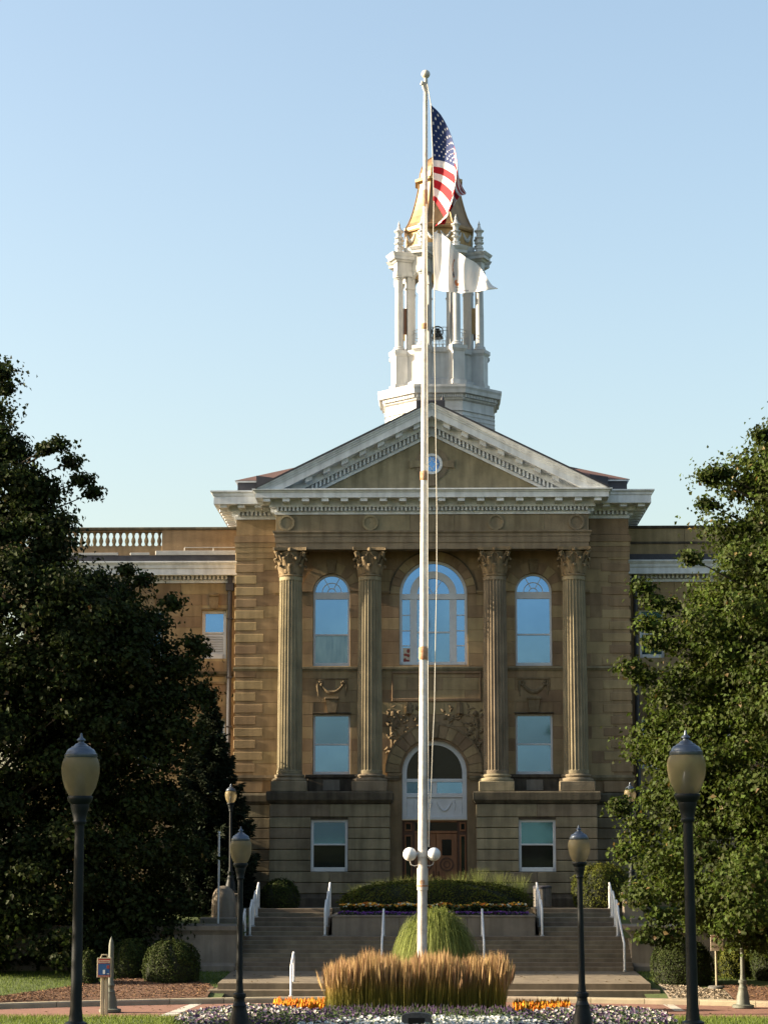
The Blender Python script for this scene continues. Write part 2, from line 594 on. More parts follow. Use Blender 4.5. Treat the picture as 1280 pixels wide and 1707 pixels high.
def ground_z(x, y):
    if y < 0:
        return 2.35
    if y < 58.6:
        return 2.35 - 2.33 * y / 58.6
    return 0.0


def sheet(name, fn, xs, ys, m, kind='structure', parent=None):
    mb = MB()
    vs = [fn(x, t) for x in xs for t in ys]
    n = len(ys)
    fs = [(i * n + j, (i + 1) * n + j, (i + 1) * n + j + 1, i * n + j + 1) for i in range(len(xs) - 1) for j in range(n - 1)]
    mb.add(vs, fs)
    o = mb.build(name, m, parent, smooth=True)
    if parent is None:
        tag(o, kind=kind)
    return o


XS = [-600, -200, -90, -60] + [-45 + 1.5 * i for i in range(61)] + [60, 90, 200, 600]
tag(sheet('ground', lambda x, y: (x, y, -0.06 if y > 57.9 else ground_z(x, y)), XS, [-900, -200, -60, 0, 15, 30, 45, 57.9, 58.05, 300, 1500], M['lawn']), 'sloping lawn running down to the brick drive', 'ground')
sheet('lawn_edge', lambda x, t: (x, 57.0 + (near_y(x) - 57.0) * t, 0.03 + (ground_z(x, 57.0 + 1.5 * t) - 0.02)), XS[3:-3], [0, 0.5, 1], M['lawn'])
sheet('road', lambda x, t: (x, 57.9 + (kerb_y(x) - 57.9 + 0.05) * t, 0.0), XS[3:-3], [0, 0.25, 0.5, 0.75, 1], M['road'])


def strip(name, pts, m, z, parent=None):
    mb = MB()
    mb.add([(p[0], p[1], z) for p in pts], [tuple(range(len(pts)))])
    o = mb.build(name, m, parent)
    if parent is None:
        tag(o, kind='structure')
    return o


for quad in (((336, 1667), (352, 1667), (290, 1693), (266, 1693)), ((1077, 1660), (1093, 1660), (1142, 1685), (1124, 1685))):
    strip('crosswalk_line', [atz(p[0], p[1], 0.005)[:2] for p in quad], M['line'], 0.005)

# kerb stones along the far side of the drive
kerb = tag(bpy.data.objects.new('kerb', None), kind='structure')
C.objects.link(kerb)
WL[kerb] = Vector((0, 0, 0))
x = -30.0
while x < 30:
    x2 = x + 1.5
    mb = MB()
    a, b = kerb_y(x + 0.01), kerb_y(x2 - 0.01)
    g = 0.008
    vs = [(x + g, a, -0.05), (x2 - g, b, -0.05), (x2 - g, b + 0.42, -0.05), (x + g, a + 0.42, -0.05),
          (x + g, a + 0.015, 0.11), (x2 - g, b + 0.015, 0.11), (x2 - g, b + 0.42, 0.15), (x + g, a + 0.42, 0.15),
          (x + g, a + 0.05, 0.15), (x2 - g, b + 0.05, 0.15)]
    mb.add(vs, [(0, 1, 5, 4), (4, 5, 9, 8), (8, 9, 6, 7), (1, 2, 6, 9, 5), (0, 4, 8, 7, 3), (2, 3, 7, 6)])
    mb.build('kerb_stone', M['kerb'], kerb)
    x = x2

for sgn, nm in ((-1, 'left'), (1, 'right')):
    xs = [sgn * (6.1 + 0.35 * v) for v in range(32)] + [sgn * v for v in (18, 22, 28, 34, 45)]
    lb = sheet('lawn_bank', lambda x, t: (x, kerb_y(x) + 0.36 + (Y_WALL + 0.3 - kerb_y(x) - 0.36) * t, 0.135 + 0.45 * t ** 0.8), xs, [0, 0.15, 0.3, 0.5, 0.75, 1], M['lawn'])
    tb = sheet('terrace_lawn', lambda x, t: (x, Y_WALL + 0.2 + (83.6 - Y_WALL) * t, 1.62 + (zt - 1.66) * min(1, t * 1.4)), xs, [0, 0.3, 0.6, 0.8, 1], M['lawn'])
tag(MB().box(-7.6, 7.6, 77.9, 83.6, 0.3, zt - 0.004).build('terrace', M['concrete']), kind='structure')


def patch(name, cx, cy, rx, ry, zf, m, n=40, jit=0.12):
    mb = MB()
    vs = [(cx, cy, zf(cx, cy))]
    RG = (0.2, 0.4, 0.6, 0.8, 1.0)
    for ring in RG:
        for k in range(n):
            a = 2 * PI * k / n
            j = 1 + (rnd.uniform(-jit, jit) if ring == 1 else 0)
            px, py = cx + rx * ring * j * math.cos(a), cy + ry * ring * j * math.sin(a)
            vs.append((px, py, zf(px, py)))
    fs = [(0, 1 + k, 1 + (k + 1) % n) for k in range(n)] + [(1 + r * n + k, 1 + (r + 1) * n + k, 1 + (r + 1) * n + (k + 1) % n, 1 + r * n + (k + 1) % n) for r in range(len(RG) - 1) for k in range(n)]
    mb.add(vs, fs)
    return tag(mb.build(name, m, smooth=True), kind='structure')


def bank_z(x, y):
    t = (y - kerb_y(x) - 0.36) / (Y_WALL + 0.3 - kerb_y(x) - 0.36)
    return 0.135 + 0.45 * max(0, min(1, t)) ** 0.8


def mulch_t(x):
    return float(np.interp(x, [-14, -12.2, -11, -9.8, -8.5, -7.2, -6.5], [0.05, 0.12, 0.32, 0.58, 0.8, 0.55, 0.3]))


sheet('mulch_bed', lambda x, t: (x, kerb_y(x) + 0.40 + (Y_WALL - kerb_y(x)) * mulch_t(x) * t, bank_z(x, kerb_y(x) + 0.40 + (Y_WALL - kerb_y(x)) * mulch_t(x) * t) + 0.045 * (1 if 0 < t < 1 else 0.2)), [-14 + 0.25 * i for i in range(31)], [0, 0.1, 0.25, 0.4, 0.55, 0.7, 0.85, 0.94, 1], M['mulch'])
def bed_pt(x, t, d):
    y = kerb_y(x) + 0.40 + d * t
    return (x, y, bank_z(x, y) + 0.04 * (1 if 0 < t < 1 else 0.2))


BT = [0, 0.1, 0.25, 0.4, 0.6, 0.8, 0.92, 1]
sheet('gravel_bed', lambda x, t: bed_pt(x, t, 3.4 - 0.9 * (x - 6.7)), [6.7 + 0.25 * i for i in range(8)], BT, M['gravel'])
sheet('mulch_bed', lambda x, t: bed_pt(x, t, 3.4), [8.46 + 0.3 * i for i in range(22)], BT, M['mulch'])

# ---------------------------------------------------------------- the hall
hall = thing('campus_hall', 'tan sandstone hall with four columns, white pediment and bell tower', 'building', (0, YW, zt))
hx = X(329, 1100, YW)
PITCHZ = (Z(1000, YW) - Z(1196, YW)) / 10
G = 0.25                                                   # glass set back behind the wall face


def opening(xc, hw, z0, zs, R=None, arch=True):
    return dict(xc=xc, hw=hw, z0=z0, zs=zs, R=R, arch=arch, z1=zs + hw if arch else zs)


xs_up = X(168.5, 1030, YW)
ops = []
for s in (-1, 1):
    ops.append(opening(s * xs_up, X(30.5, 1050, YW), Z(1110, YW), Z(986, YW), X(49, 980, YW)))
    ops.append(opening(s * X(169, 1240, YW), X(31, 1240, YW), Z(1291, YW), Z(1190, YW), None, False))
cwin = opening(X(1.5, 1000, YW), X(56.5, 1050, YW), Z(1108, YW), Z(990, YW), X(72, 990, YW))
dwin = opening(X(2.5, 1300, YW), X(54, 1300, YW), zt - 0.1, Z(1288, YW), X(80, 1288, YW))
ops += [cwin, dwin]
zw_top = Z(850, YW)

mb = MB()
wall_cells(mb, -hx, hx, zt - 0.5, zw_top, YW + 0.015, YW + 0.6, [(o['xc'] - o['hw'], o['xc'] + o['hw'], o['z0'], o['z1']) for o in ops])
for o in ops:
    if o['arch']:
        for s in (-1, 1):
            poly = [(o['xc'] + s * o['hw'], o['zs']), (o['xc'] + s * o['hw'], o['z1']), (o['xc'], o['z1'])]
            poly += [(o['xc'] + s * o['hw'] * math.sin(a), o['zs'] + o['hw'] * math.cos(a)) for a in [PI / 2 * k / 10 for k in range(1, 10)]]
            mb.prism(poly, YW + 0.015, YW + 0.6)
mb.box(-hx, -hx + 0.5, YW + 0.6, 93, zt - 0.5, zw_top)
mb.box(hx - 0.5, hx, YW + 0.6, 93, zt - 0.5, zw_top)
wall = mb.build('pavilion_wall', M['stone'], hall)

BLOCKS = {}


def stone_block(parent, x0, x1, y0, z0, z1, depth, m, name='stone_block', bev=0.008):
    key = (round(x1 - x0, 3), round(z1 - z0, 3), round(depth, 3), m.name, bev)
    if key not in BLOCKS:
        w, h = (x1 - x0) / 2, (z1 - z0) / 2
        BLOCKS[key] = MB().cbox(-w, w, 0, depth, -h, h, bev).mesh(name, m)
    return link(name, BLOCKS[key], parent, ((x0 + x1) / 2, y0, (z0 + z1) / 2))


def lay(parent, x0, x1, zlo, zhi, pitch, yf, openings, m, blen=1.15, depth=0.035):
    rows = int(round((zhi - zlo) / pitch))
    pz = (zhi - zlo) / rows
    for r in range(rows):
        za, zb = zlo + r * pz, zlo + (r + 1) * pz
        gaps = []
        for o in openings:
            w = 0
            if za < o['zs'] - 1e-6 and zb > o['z0']:
                w = o['hw']
            if o['arch'] and zb > o['zs'] and za < o['zs'] + (o['R'] or o['hw']):
                R = o['R'] or o['hw']
                d = max(0, za - o['zs'])
                w = max(w, math.sqrt(max(0, R * R - d * d)))
            if w > 0:
                gaps.append((o['xc'] - w, o['xc'] + w))
        gaps.sort()
        segs, cur = [], x0
        for a, b in gaps:
            if a - cur > 0.12:
                segs.append((cur, a))
            cur = max(cur, b)
        if x1 - cur > 0.12:
            segs.append((cur, x1))
        for a, b in segs:
            n = max(1, int(round((b - a) / blen)))
            st = (b - a) / n
            cuts = [a] + [a + st * k + (0.28 * st if r % 2 else -0.1 * st) for k in range(1, n)] + [b]
            for k in range(n):
                g = 0.004
                stone_block(parent, cuts[k] + g, cuts[k + 1] - g, yf, za + g, zb - g, depth, m)


lay(wall, -hx + X(30, 1100, YW), hx - X(30, 1100, YW), Z(1293, YW), Z(930, YW), PITCHZ, YW, ops, M['stone'], 1.35)

# quoins
qi = 0
z = Z(1287, YW)
while z < Z(930, YW):
    if abs(z + 0.15 - Z(1113, YW)) > 0.16:
        for s in (-1, 1):
            w = X(48, 1100, YW) if qi % 2 else X(36, 1100, YW)
            xa = -hx - 0.045 if s < 0 else hx + 0.045 - w
            stone_block(wall, xa, xa + w, YW - 0.016, z, z + PITCHZ * 0.70, 0.14, M['stone'], 'quoin', 0.012)
    z += PITCHZ
    qi += 1

# string courses and bands on the pavilion
PATH = [(-hx, 92.9), (-hx, YW), (hx, YW), (hx, 92.9)]


def band(name, path, prof, m, parent=hall):
    return MB().sweep(path, prof, False).build(name, m, parent)


def ring(z0, z1, o, back=-0.1, lip=0.0):
    if lip:
        return [(back, z0), (o * 0.5, z0), (o, z0 + (z1 - z0) * 0.45), (o + lip, z0 + (z1 - z0) * 0.5), (o + lip, z1), (back, z1)]
    return [(back, z0), (o, z0), (o, z1), (back, z1)]


def cut_band(name, z0, z1, o, openings, m, lip=0.0, parent=hall, x0=None, x1=None, y=YW):
    x0 = -hx if x0 is None else x0
    x1 = hx if x1 is None else x1
    cur = x0
    for a, b in sorted(openings) + [(x1, x1)]:
        if a - cur > 0.05:
            MB().sweep([(cur, y), (a, y)], ring(z0, z1, o, -0.1, lip)).build(name, m, parent)
        cur = b


cut_band('string_course', Z(1118, YW), Z(1111.5, YW), 0.07, [], M['stone_grey'], 0.03, x0=-hx - 0.09, x1=hx + 0.09)
cut_band('sill_course', Z(1301, YW), Z(1292.5, YW), 0.08, [(dwin['xc'] - dwin['hw'] - 0.1, dwin['xc'] + dwin['hw'] + 0.1)], M['stone_grey'], 0.03, x0=-hx - 0.08, x1=hx + 0.08)
for s in (-1, 1):
    xa, xb = (-hx, -X(262, 900, YW)) if s < 0 else (X(262, 900, YW), hx)
    for z0, z1, o in ((Z(930, YW), Z(921, YW), 0.03), (Z(921, YW) + 0.004, Z(912, YW), 0.05), (Z(912, YW) + 0.004, Z(904, YW), 0.07), (Z(904, YW) + 0.004, Z(893, YW), 0.10)):
        pth = [(-hx, 92.8), (-hx, YW), (xb, YW)] if s < 0 else [(xa, YW), (hx, YW), (hx, 92.8)]
        MB().sweep(pth, ring(z0, z1, o)).build('fascia_band', M['stone'], hall)
    pth = [(-hx, 92.8), (-hx, YW), (xb, YW)] if s < 0 else [(xa, YW), (hx, YW), (hx, 92.8)]
    MB().sweep(pth, ring(Z(892, YW), Z(866, YW), 0.02)).build('frieze_band', M['stone'], hall)
cut_band('impost_band', Z(991, YW), Z(985, YW), 0.05, sorted([(o['xc'] - (o['R'] if o['R'] else 0), o['xc'] + (o['R'] if o['R'] else 0)) for o in ops if o['arch'] and o is not dwin]), M['stone'], 0.02, x0=-X(262, 990, YW), x1=X(262, 990, YW))
cut_band('impost_band', Z(1298, YW), Z(1290, YW) + 0.03, 0.10, [(dwin['xc'] - dwin['hw'] - 0.02, dwin['xc'] + dwin['hw'] + 0.02)], M['stone'], 0.03, x0=-X(76, 1290, YW), x1=X(80, 1290, YW))


# voussoirs and keystones
def voussoirs(o, n, y0, dep, m, r0=None, r1=None, key=True):
    r0 = r0 or o['hw'] + 0.005
    r1 = r1 or o['R'] - 0.005
    for k in range(n):
        a0, a1 = PI * k / n + 0.006, PI * (k + 1) / n - 0.006
        mid = key and k == n // 2
        MB().annulus(o['xc'], o['zs'], r0, r1 + (0.10 if mid else 0), a0, a1, y0 - (0.06 if mid else 0), y0 + dep, 4).build('keystone' if mid else 'voussoir', M['stone'] if not mid else M['carve'], wall)


for o in ops:
    if o is dwin:
        voussoirs(o, 15, YW - 0.10, 0.2, M['stone'], r0=o['hw'] + 0.09)
        MB().annulus(o['xc'], o['zs'], o['R'] - 0.02, o['R'] + 0.05, 0, PI, YW - 0.13, YW + 0.1, 28).build('archivolt_moulding', M['carve'], wall)
        MB().annulus(o['xc'], o['zs'], o['hw'] + 0.0, o['hw'] + 0.085, 0, PI, YW - 0.03, YW + 0.15, 28).build('inner_moulding', M['stone'], wall)
    elif o is cwin:
        voussoirs(o, 15, YW - 0.03, 0.1, M['stone'], key=False)
        MB().annulus(o['xc'], o['zs'], o['R'] - 0.02, o['R'] + 0.03, 0, PI, YW - 0.06, YW + 0.1, 28).build('archivolt_moulding', M['stone_dark'], wall)
    elif o['arch']:
        voussoirs(o, 9, YW - 0.04, 0.12, M['stone'])


# windows -----------------------------------------------------------------
def disc_poly(cx, cz, r, a0=0.0, a1=PI, n=20):
    return [(cx + r * math.cos(a0 + (a1 - a0) * k / n), cz + r * math.sin(a0 + (a1 - a0) * k / n)) for k in range(n + 1)]


def flat(poly, y, name, m, parent):
    mb = MB()
    k = rnd.uniform(-0.012, 0.012) if m.name.startswith(('window', 'clear')) else 0
    zm = sum(p[1] for p in poly) / len(poly)
    mb.add([(p[0], y + k * (p[1] - zm), p[1]) for p in poly], [tuple(range(len(poly)))])
    return mb.build(name, m, parent)


def sash(parent, xc, hw, z0, z1, yg, fw=0.075, rail=0.5, sill=True, glass=('glass', 'glass'), name='window'):
    mb = MB()
    y0, y1 = yg - 0.07, yg + 0.06
    mb.cbox(xc - hw, xc - hw + fw, y0, y1, z0, z1, 0.008)
    mb.cbox(xc + hw - fw, xc + hw, y0, y1, z0, z1, 0.008)
    mb.cbox(xc - hw + fw, xc + hw - fw, y0, y1, z1 - fw, z1, 0.008)
    mb.cbox(xc - hw + fw, xc + hw - fw, y0 - (0.05 if sill else 0), y1, z0, z0 + fw * 1.5, 0.008)
    zr = z0 + (z1 - z0) * rail
    mb.cbox(xc - hw + fw, xc + hw - fw, y0 + 0.03, y1, zr - 0.03, zr + 0.03, 0.006)
    w = mb.build(name, M['white_clean'], parent)
    x0, x1 = xc - hw + fw, xc + hw - fw
    flat([(x0, z0 + fw), (x1, z0 + fw), (x1, zr), (x0, zr)], yg + 0.02, 'pane', M[glass[0]], w)
    flat([(x0, zr), (x1, zr), (x1, z1 - fw), (x0, z1 - fw)], yg, 'pane', M[glass[1]], w)
    return w


def arched_window(parent, o, yg):
    xc, hw, z0, zs = o['xc'], o['hw'], o['z0'], o['zs']
    fw = 0.075
    mb = MB()
    y0, y1 = yg - 0.07, yg + 0.06
    mb.cbox(xc - hw, xc - hw + fw, y0, y1, z0, zs, 0.008)
    mb.cbox(xc + hw - fw, xc + hw, y0, y1, z0, zs, 0.008)
    mb.annulus(xc, zs, hw - fw, hw, 0, PI, y0, y1, 24)
    mb.cbox(xc - hw + fw, xc + hw - fw, y0, y1, z0, z0 + 0.13, 0.008)
    zb = zs - 0.26
    mb.cbox(xc - hw + fw, xc + hw - fw, y0 + 0.01, y1, zb, zs, 0.008)
    zr = z0 + (zb - z0) * 0.47
    mb.cbox(xc - hw + fw, xc + hw - fw, y0 + 0.03, y1, zr - 0.03, zr + 0.03, 0.006)
    r = hw - fw
    mb.annulus(xc, zs, 0.22 * r, 0.27 * r, 0, PI, y0 + 0.04, y1, 14)
    mb.annulus(xc, zs, 0.56 * r, 0.61 * r, 0, PI, y0 + 0.04, y1, 18)
    for a in (PI * 0.34, PI * 0.66):
        c, s = math.cos(a), math.sin(a)
        px, pz = -s * 0.013, c * 0.013
        mb.prism([(xc + 0.25 * r * c + px, zs + 0.25 * r * s + pz), (xc + r * c + px, zs + r * s + pz), (xc + r * c - px, zs + r * s - pz), (xc + 0.25 * r * c - px, zs + 0.25 * r * s - pz)], y0 + 0.042, y1)
    w = mb.build('arched_window', M['white_clean'], parent)
    flat(disc_poly(xc, zs, r + 0.02), yg, 'fanlight_pane', M['glass'], w)
    flat([(xc - r, zr), (xc + r, zr), (xc + r, zb + 0.02), (xc - r, zb + 0.02)], yg, 'pane', M['glass'], w)
    flat([(xc - r, z0), (xc + r, z0), (xc + r, zr), (xc - r, zr)], yg + 0.02, 'pane', M['glass_net' if o['xc'] < 0 else 'glass'], w)
    return w


for i, o in enumerate(ops[:4]):
    if o['arch']:
        arched_window(hall, o, YW + G)
    else:
        sash(hall, o['xc'], o['hw'], o['z0'], o['zs'], YW + G)

# big central window
o = cwin
yg = YW + G
mb = MB()
y0, y1 = yg - 0.08, yg + 0.06
xc, hw, z0, zs = o['xc'], o['hw'], o['z0'], o['zs']
fw = 0.10
mb.cbox(xc - hw, xc - hw + fw, y0, y1, z0, zs, 0.008)
mb.cbox(xc + hw - fw, xc + hw, y0, y1, z0, zs, 0.008)
mb.annulus(xc, zs, hw - fw, hw, 0, PI, y0, y1, 32)
mb.cbox(xc - hw + fw, xc + hw - fw, y0 - 0.03, y1, z0, z0 + 0.12, 0.008)
zb = zs - 0.19
mb.cbox(xc - hw + fw, xc + hw - fw, y0 - 0.01, y1, zb, zs + 0.02, 0.008)
xm0, xm1 = X(27, 1050, YW), X(39, 1050, YW)
for s in (-1, 1):
    a, b = sorted((xc + s * xm0, xc + s * xm1))
    mb.cbox(a, b, y0 + 0.004, y1, z0 + 0.12, zb, 0.01)
mb.annulus(xc, zs, xm0, xm1, 0, PI, y0 + 0.004, y1, 24)
zr = z0 + (zb - z0) * 0.50
mb.cbox(xc - xm0, xc + xm0, y0 + 0.03, y1, zr - 0.03, zr + 0.03, 0.006)
for s in (-1, 1):
    for t in (0.26, 0.5, 0.75):
        zz = z0 + 0.12 + (zb - z0 - 0.12) * t
        a, b = sorted((xc + s * xm1, xc + s * (hw - fw)))
        mb.box(a, b, y0 + 0.035, y1, zz - 0.017, zz + 0.017)
for a in (PI * 0.33, PI * 0.67):
    c, sn = math.cos(a), math.sin(a)
    px, pz = -sn * 0.011, c * 0.011
    mb.prism([(xc + px, zs + pz), (xc + xm0 * c + px, zs + xm0 * sn + pz), (xc + xm0 * c - px, zs + xm0 * sn - pz), (xc - px, zs - pz)], y0 + 0.045, y1)
cw = mb.build('great_window', M['white_clean'], hall)
flat(disc_poly(xc, zs, xm0 + 0.01), yg, 'fanlight_pane', M['glass'], cw)
mbp = MB()
mbp.annulus(xc, zs, xm1, hw - fw, 0, PI, yg - 0.002, yg + 0.02, 28)
mbp.build('fanlight_pane', M['glass'], cw)
flat([(xc - xm0, zr), (xc + xm0, zr), (xc + xm0, zb), (xc - xm0, zb)], yg, 'pane', M['glass'], cw)
flat([(xc - xm0, z0 + 0.1), (xc + xm0, z0 + 0.1), (xc + xm0, zr), (xc - xm0, zr)], yg + 0.015, 'pane', M['glass'], cw)
for s in (-1, 1):
    ts = [0, 0.26, 0.5, 0.75, 1]
    for k in range(4):
        za, zz = (z0 + 0.12 + (zb - z0 - 0.12) * t for t in ts[k:k + 2])
        a, b = sorted((xc + s * xm1, xc + s * (hw - fw)))
        flat([(a, za), (b, za), (b, zz), (a, zz)], yg, 'pane', M['glass'], cw)
# poster in the lowest left light of the great window
pz0, pz1 = Z(1104, YW), Z(1079, YW)
px0 = xc - hw + fw + 0.02
mb = MB()
mb.cbox(px0, px0 + 0.27, yg - 0.012, yg - 0.004, pz0, pz1, 0.001)
po = mb.build('window_poster', M['signcream'], cw)
mb = MB()
for cx, cz, rx, rz in ((0.20, 0.44, 0.06, 0.08), (0.10, 0.30, 0.07, 0.05), (0.2, 0.27, 0.06, 0.06), (0.08, 0.1, 0.06, 0.08), (0.18, 0.08, 0.07, 0.04)):
    mb.add([(px0 + cx + rx * math.cos(a), yg - 0.016, pz0 + cz + rz * math.sin(a)) for a in [2 * PI * k / 9 for k in range(9)]], [tuple(range(9))])
mb.build('poster_print', M['signred'], po)

# door bay: fanlight, white panel, oak doors
o = dwin
xc, hw, zs = o['xc'], o['hw'], o['zs']
mb = MB()
y0, y1 = yg - 0.08, yg + 0.06
zpb = Z(1364, YW)
fw = 0.17
mb.annulus(xc, zs, hw - fw, hw, 0, PI, y0, y1, 32)
zg0 = Z(1298, YW)
mb.cbox(xc - hw, xc - hw + fw, y0, y1, zpb, zs, 0.008)
mb.cbox(xc + hw - fw, xc + hw, y0, y1, zpb, zs, 0.008)
mb.cbox(xc - hw + fw, xc + hw - fw, y0 - 0.04, y1, zg0 - 0.12, zg0, 0.01)
mb.cbox(xc - hw + fw, xc + hw - fw, y0, y1, Z(1327, YW) - 0.05, Z(1322, YW), 0.01)
mb.cbox(xc - 0.09, xc + 0.09, y0 + 0.01, y1, Z(1322, YW), zg0 - 0.12, 0.006)
mb.cbox(xc - hw + fw, xc + hw - fw, y0 + 0.05, y1, zpb, Z(1327, YW) - 0.05, 0.01)
mb.cbox(xc - hw - 0.01, xc + hw + 0.01, y0 - 0.04, y1, zpb - 0.05, zpb + 0.06, 0.012)
dw = mb.build('door_surround', M['white_clean'], hall)
flat(disc_poly(xc, zs, hw - fw + 0.01) + [(xc - hw + fw, zg0), (xc + hw - fw, zg0)], yg, 'fanlight_pane', M['glass_clear'], dw)
for s in (-1, 1):
    a, b = sorted((xc + s * 0.09, xc + s * (hw - fw)))
    flat([(a, Z(1322, YW)), (b, Z(1322, YW)), (b, zg0 - 0.12), (a, zg0 - 0.12)], yg, 'pane', M['glass'], dw)
mb = MB()                                              # festoon on the white panel
yz = y0 + 0.04
for s in (-1, 1):
    for d, r0 in ((0.0, 0.016), (0.05, 0.013)):
        pts = [(xc + s * (0.08 + 0.55 * t), yz, Z(1336, YW) - 0.32 * math.sin(PI * t) * (1 - d * 2) - d) for t in [k / 10 for k in range(11)]]
        mb.tube(pts, [r0 + 0.022 * math.sin(PI * k / 10) for k in range(11)], 6)
    mb.tube([(xc + s * 0.72, yz, Z(1333, YW)), (xc + s * 0.76, yz, Z(1345, YW)), (xc + s * 0.70, yz, Z(1355, YW))], [0.03, 0.02, 0.004], 6)
mb.build('festoon', M['white_clean'], dw, smooth=True)

mb = MB()
dy = yg + 0.10
zd1 = zpb - 0.06
mb.box(xc - hw, xc + hw, dy, dy + 0.1, zt, zd1)
door = mb.build('door_frame', M['wood_dark'], hall)
ztr = Z(1389, YW)
for px0, px1 in ((672, 689), (764, 779)):                # sidelights
    a, b = at(px0, 1400, YW).x, at(px1, 1400, YW).x
    for za, zb in ((zt + 0.35, ztr - 0.05), (ztr + 0.08, zd1 - 0.08)):
        m2 = MB()
        m2.cbox(a + 0.05, a + 0.10, dy - 0.05, dy, za, zb, 0.006).cbox(b - 0.10, b - 0.05, dy - 0.05, dy, za, zb, 0.006)
        m2.cbox(a + 0.10, b - 0.10, dy - 0.05, dy, za, za + 0.06, 0.006).cbox(a + 0.10, b - 0.10, dy - 0.05, dy, zb - 0.06, zb, 0.006)
        m2.build('sidelight', M['wood'], door)
        flat([(a + 0.1, za + 0.06), (b - 0.1, za + 0.06), (b - 0.1, zb - 0.06), (a + 0.1, zb - 0.06)], dy - 0.01, 'pane', M['glass_clear'], door)
a, b = at(691, 1400, YW).x, at(762, 1400, YW).x
mb = MB()
mb.cbox(a, b, dy - 0.08, dy, ztr, ztr + 0.09, 0.01).cbox(a, b, dy - 0.06, dy, zd1 - 0.08, zd1, 0.01)
mb.build('transom_bar', M['wood'], door)
flat([(a, ztr + 0.09), (b, ztr + 0.09), (b, zd1 - 0.08), (a, zd1 - 0.08)], dy - 0.012, 'transom_pane', M['glass_clear'], door)
mid = (a + b) / 2
for s in (0, 1):
    xa, xb = (a, mid - 0.006) if s == 0 else (mid + 0.006, b)
    mb = MB()
    mb.cbox(xa, xb, dy - 0.055, dy, zt + 0.02, ztr - 0.01, 0.01)
    lf = mb.build('door_leaf', M['wood'], hall)
    wz0 = Z(1426, YW)
    MB().cbox(xa + 0.21, xb - 0.21, dy - 0.075, dy - 0.04, wz0, ztr - 0.22, 0.012).build('door_light', M['glass_clear'], lf)
    m2 = MB()
    cx, cz = (xa + xb) / 2, Z(1441, YW)
    m2.annulus(cx, cz, 0.20, 0.26, 0, 2 * PI, dy - 0.085, dy - 0.05, 24)
    m2.build('carved_wreath', M['wood_dark'], lf)
    MB().annulus(cx, cz, 0.09, 0.13, 0, 2 * PI, dy - 0.08, dy - 0.05, 18).build('carved_boss', M['wood_dark'], lf)
    MB().cbox(xa + 0.12, xb - 0.12, dy - 0.075, dy - 0.05, zt + 0.15, zt + 0.28, 0.012).build('door_panel', M['wood_dark'], lf)
    MB().tube([(mid + (-0.09 if s == 0 else 0.09), dy - 0.12, zt + 0.95), (mid + (-0.09 if s == 0 else 0.09), dy - 0.12, zt + 1.25)], 0.014, 8).build('door_handle', M['bronze'], lf)

# carved panels ---------------------------------------------------------------
for s in (-1, 1):
    xc = s * X(168, 1150, YW)
    mb = MB()                                          # garland panel above the lower window
    hw = X(27, 1145, YW)
    za, zb = Z(1162, YW), Z(1130, YW)
    mb.cbox(xc - hw, xc + hw, YW - 0.035, YW + 0.02, zb - 0.06, zb, 0.01)
    for q in (-1, 1):
        mb.tube([(xc + q * (hw - 0.08), YW + 0.01, zb - 0.1), (xc + q * (hw - 0.06), YW + 0.015, zb - 0.3), (xc + q * (hw - 0.1), YW + 0.01, za + 0.02)], [0.05, 0.075, 0.02], 7)
        for k in range(5):
            a = rnd.uniform(0, 6.28)
            mb.lathe([(0.0, -0.05), (0.06, -0.03), (0.07, 0.02), (0.0, 0.06)], xc + q * (hw - 0.18 + 0.05 * math.cos(a)), YW - 0.01, 7, zb - 0.2 + 0.07 * math.sin(a))
    mb.tube([(xc + t * (hw - 0.14), YW + 0.015, zb - 0.16 - 0.36 * (1 - t * t)) for t in [-1 + k / 6 for k in range(13)]], [0.045 + 0.05 * (1 - (-1 + k / 6) ** 2) for k in range(13)], 7)
    mb.build('garland_panel', M['carve'], hall, smooth=True)
    mb = MB()
    mb.prism([(xc - 0.16, Z(1190, YW) + 0.05), (xc + 0.16, Z(1190, YW) + 0.05), (xc + 0.22, Z(1166, YW)), (xc - 0.22, Z(1166, YW))], YW - 0.10, YW + 0.02)
    mb.cbox(xc - 0.26, xc + 0.26, YW - 0.14, YW + 0.02, Z(1166, YW), Z(1163, YW) + 0.02, 0.012)
    mb.build('window_console', M['carve'], hall)
    zl = Z(1190, YW)
    MB().cbox(xc - X(33, 1190, YW), xc + X(33, 1190, YW), YW - 0.05, YW + 0.1, zl + 0.004, zl + 0.05, 0.01).build('window_head', M['stone_dark'], hall)
    # sill ledge and plaque block under the lower window
    mb = MB()
    mb.cbox(xc - X(44, 1300, YW), xc + X(44, 1300, YW), YW - 0.22, YW + 0.05, Z(1297, YW), Z(1291, YW), 0.02)
    mb.cbox(xc - X(40, 1300, YW), xc + X(40, 1300, YW), YW - 0.16, YW + 0.05, Z(1322, YW), Z(1297, YW), 0.02)
    sb = mb.build('sill_block', M['stone_dark'], hall)
    MB().cbox(xc - X(14, 1300, YW), xc + X(14, 1300, YW), YW - 0.185, YW - 0.1, Z(1318, YW), Z(1300, YW), 0.01).build('stone_plaque', M['limestone'], sb)
# panel over the door arch
mb = MB()
xa, xb = at(653, 1140, YW).x, at(802, 1140, YW).x
for k, (p, q, r, t) in enumerate(((xa, xb, Z(1123, YW), Z(1119, YW)), (xa, xb, Z(1169, YW), Z(1164, YW)), (xa, xa + 0.06, Z(1164, YW), Z(1123, YW)), (xb - 0.06, xb, Z(1164, YW), Z(1123, YW)))):
    mb.cbox(p, q, YW - 0.05, YW + 0.02, r, t, 0.012)
mb.build('panel_moulding', M['stone'], hall)
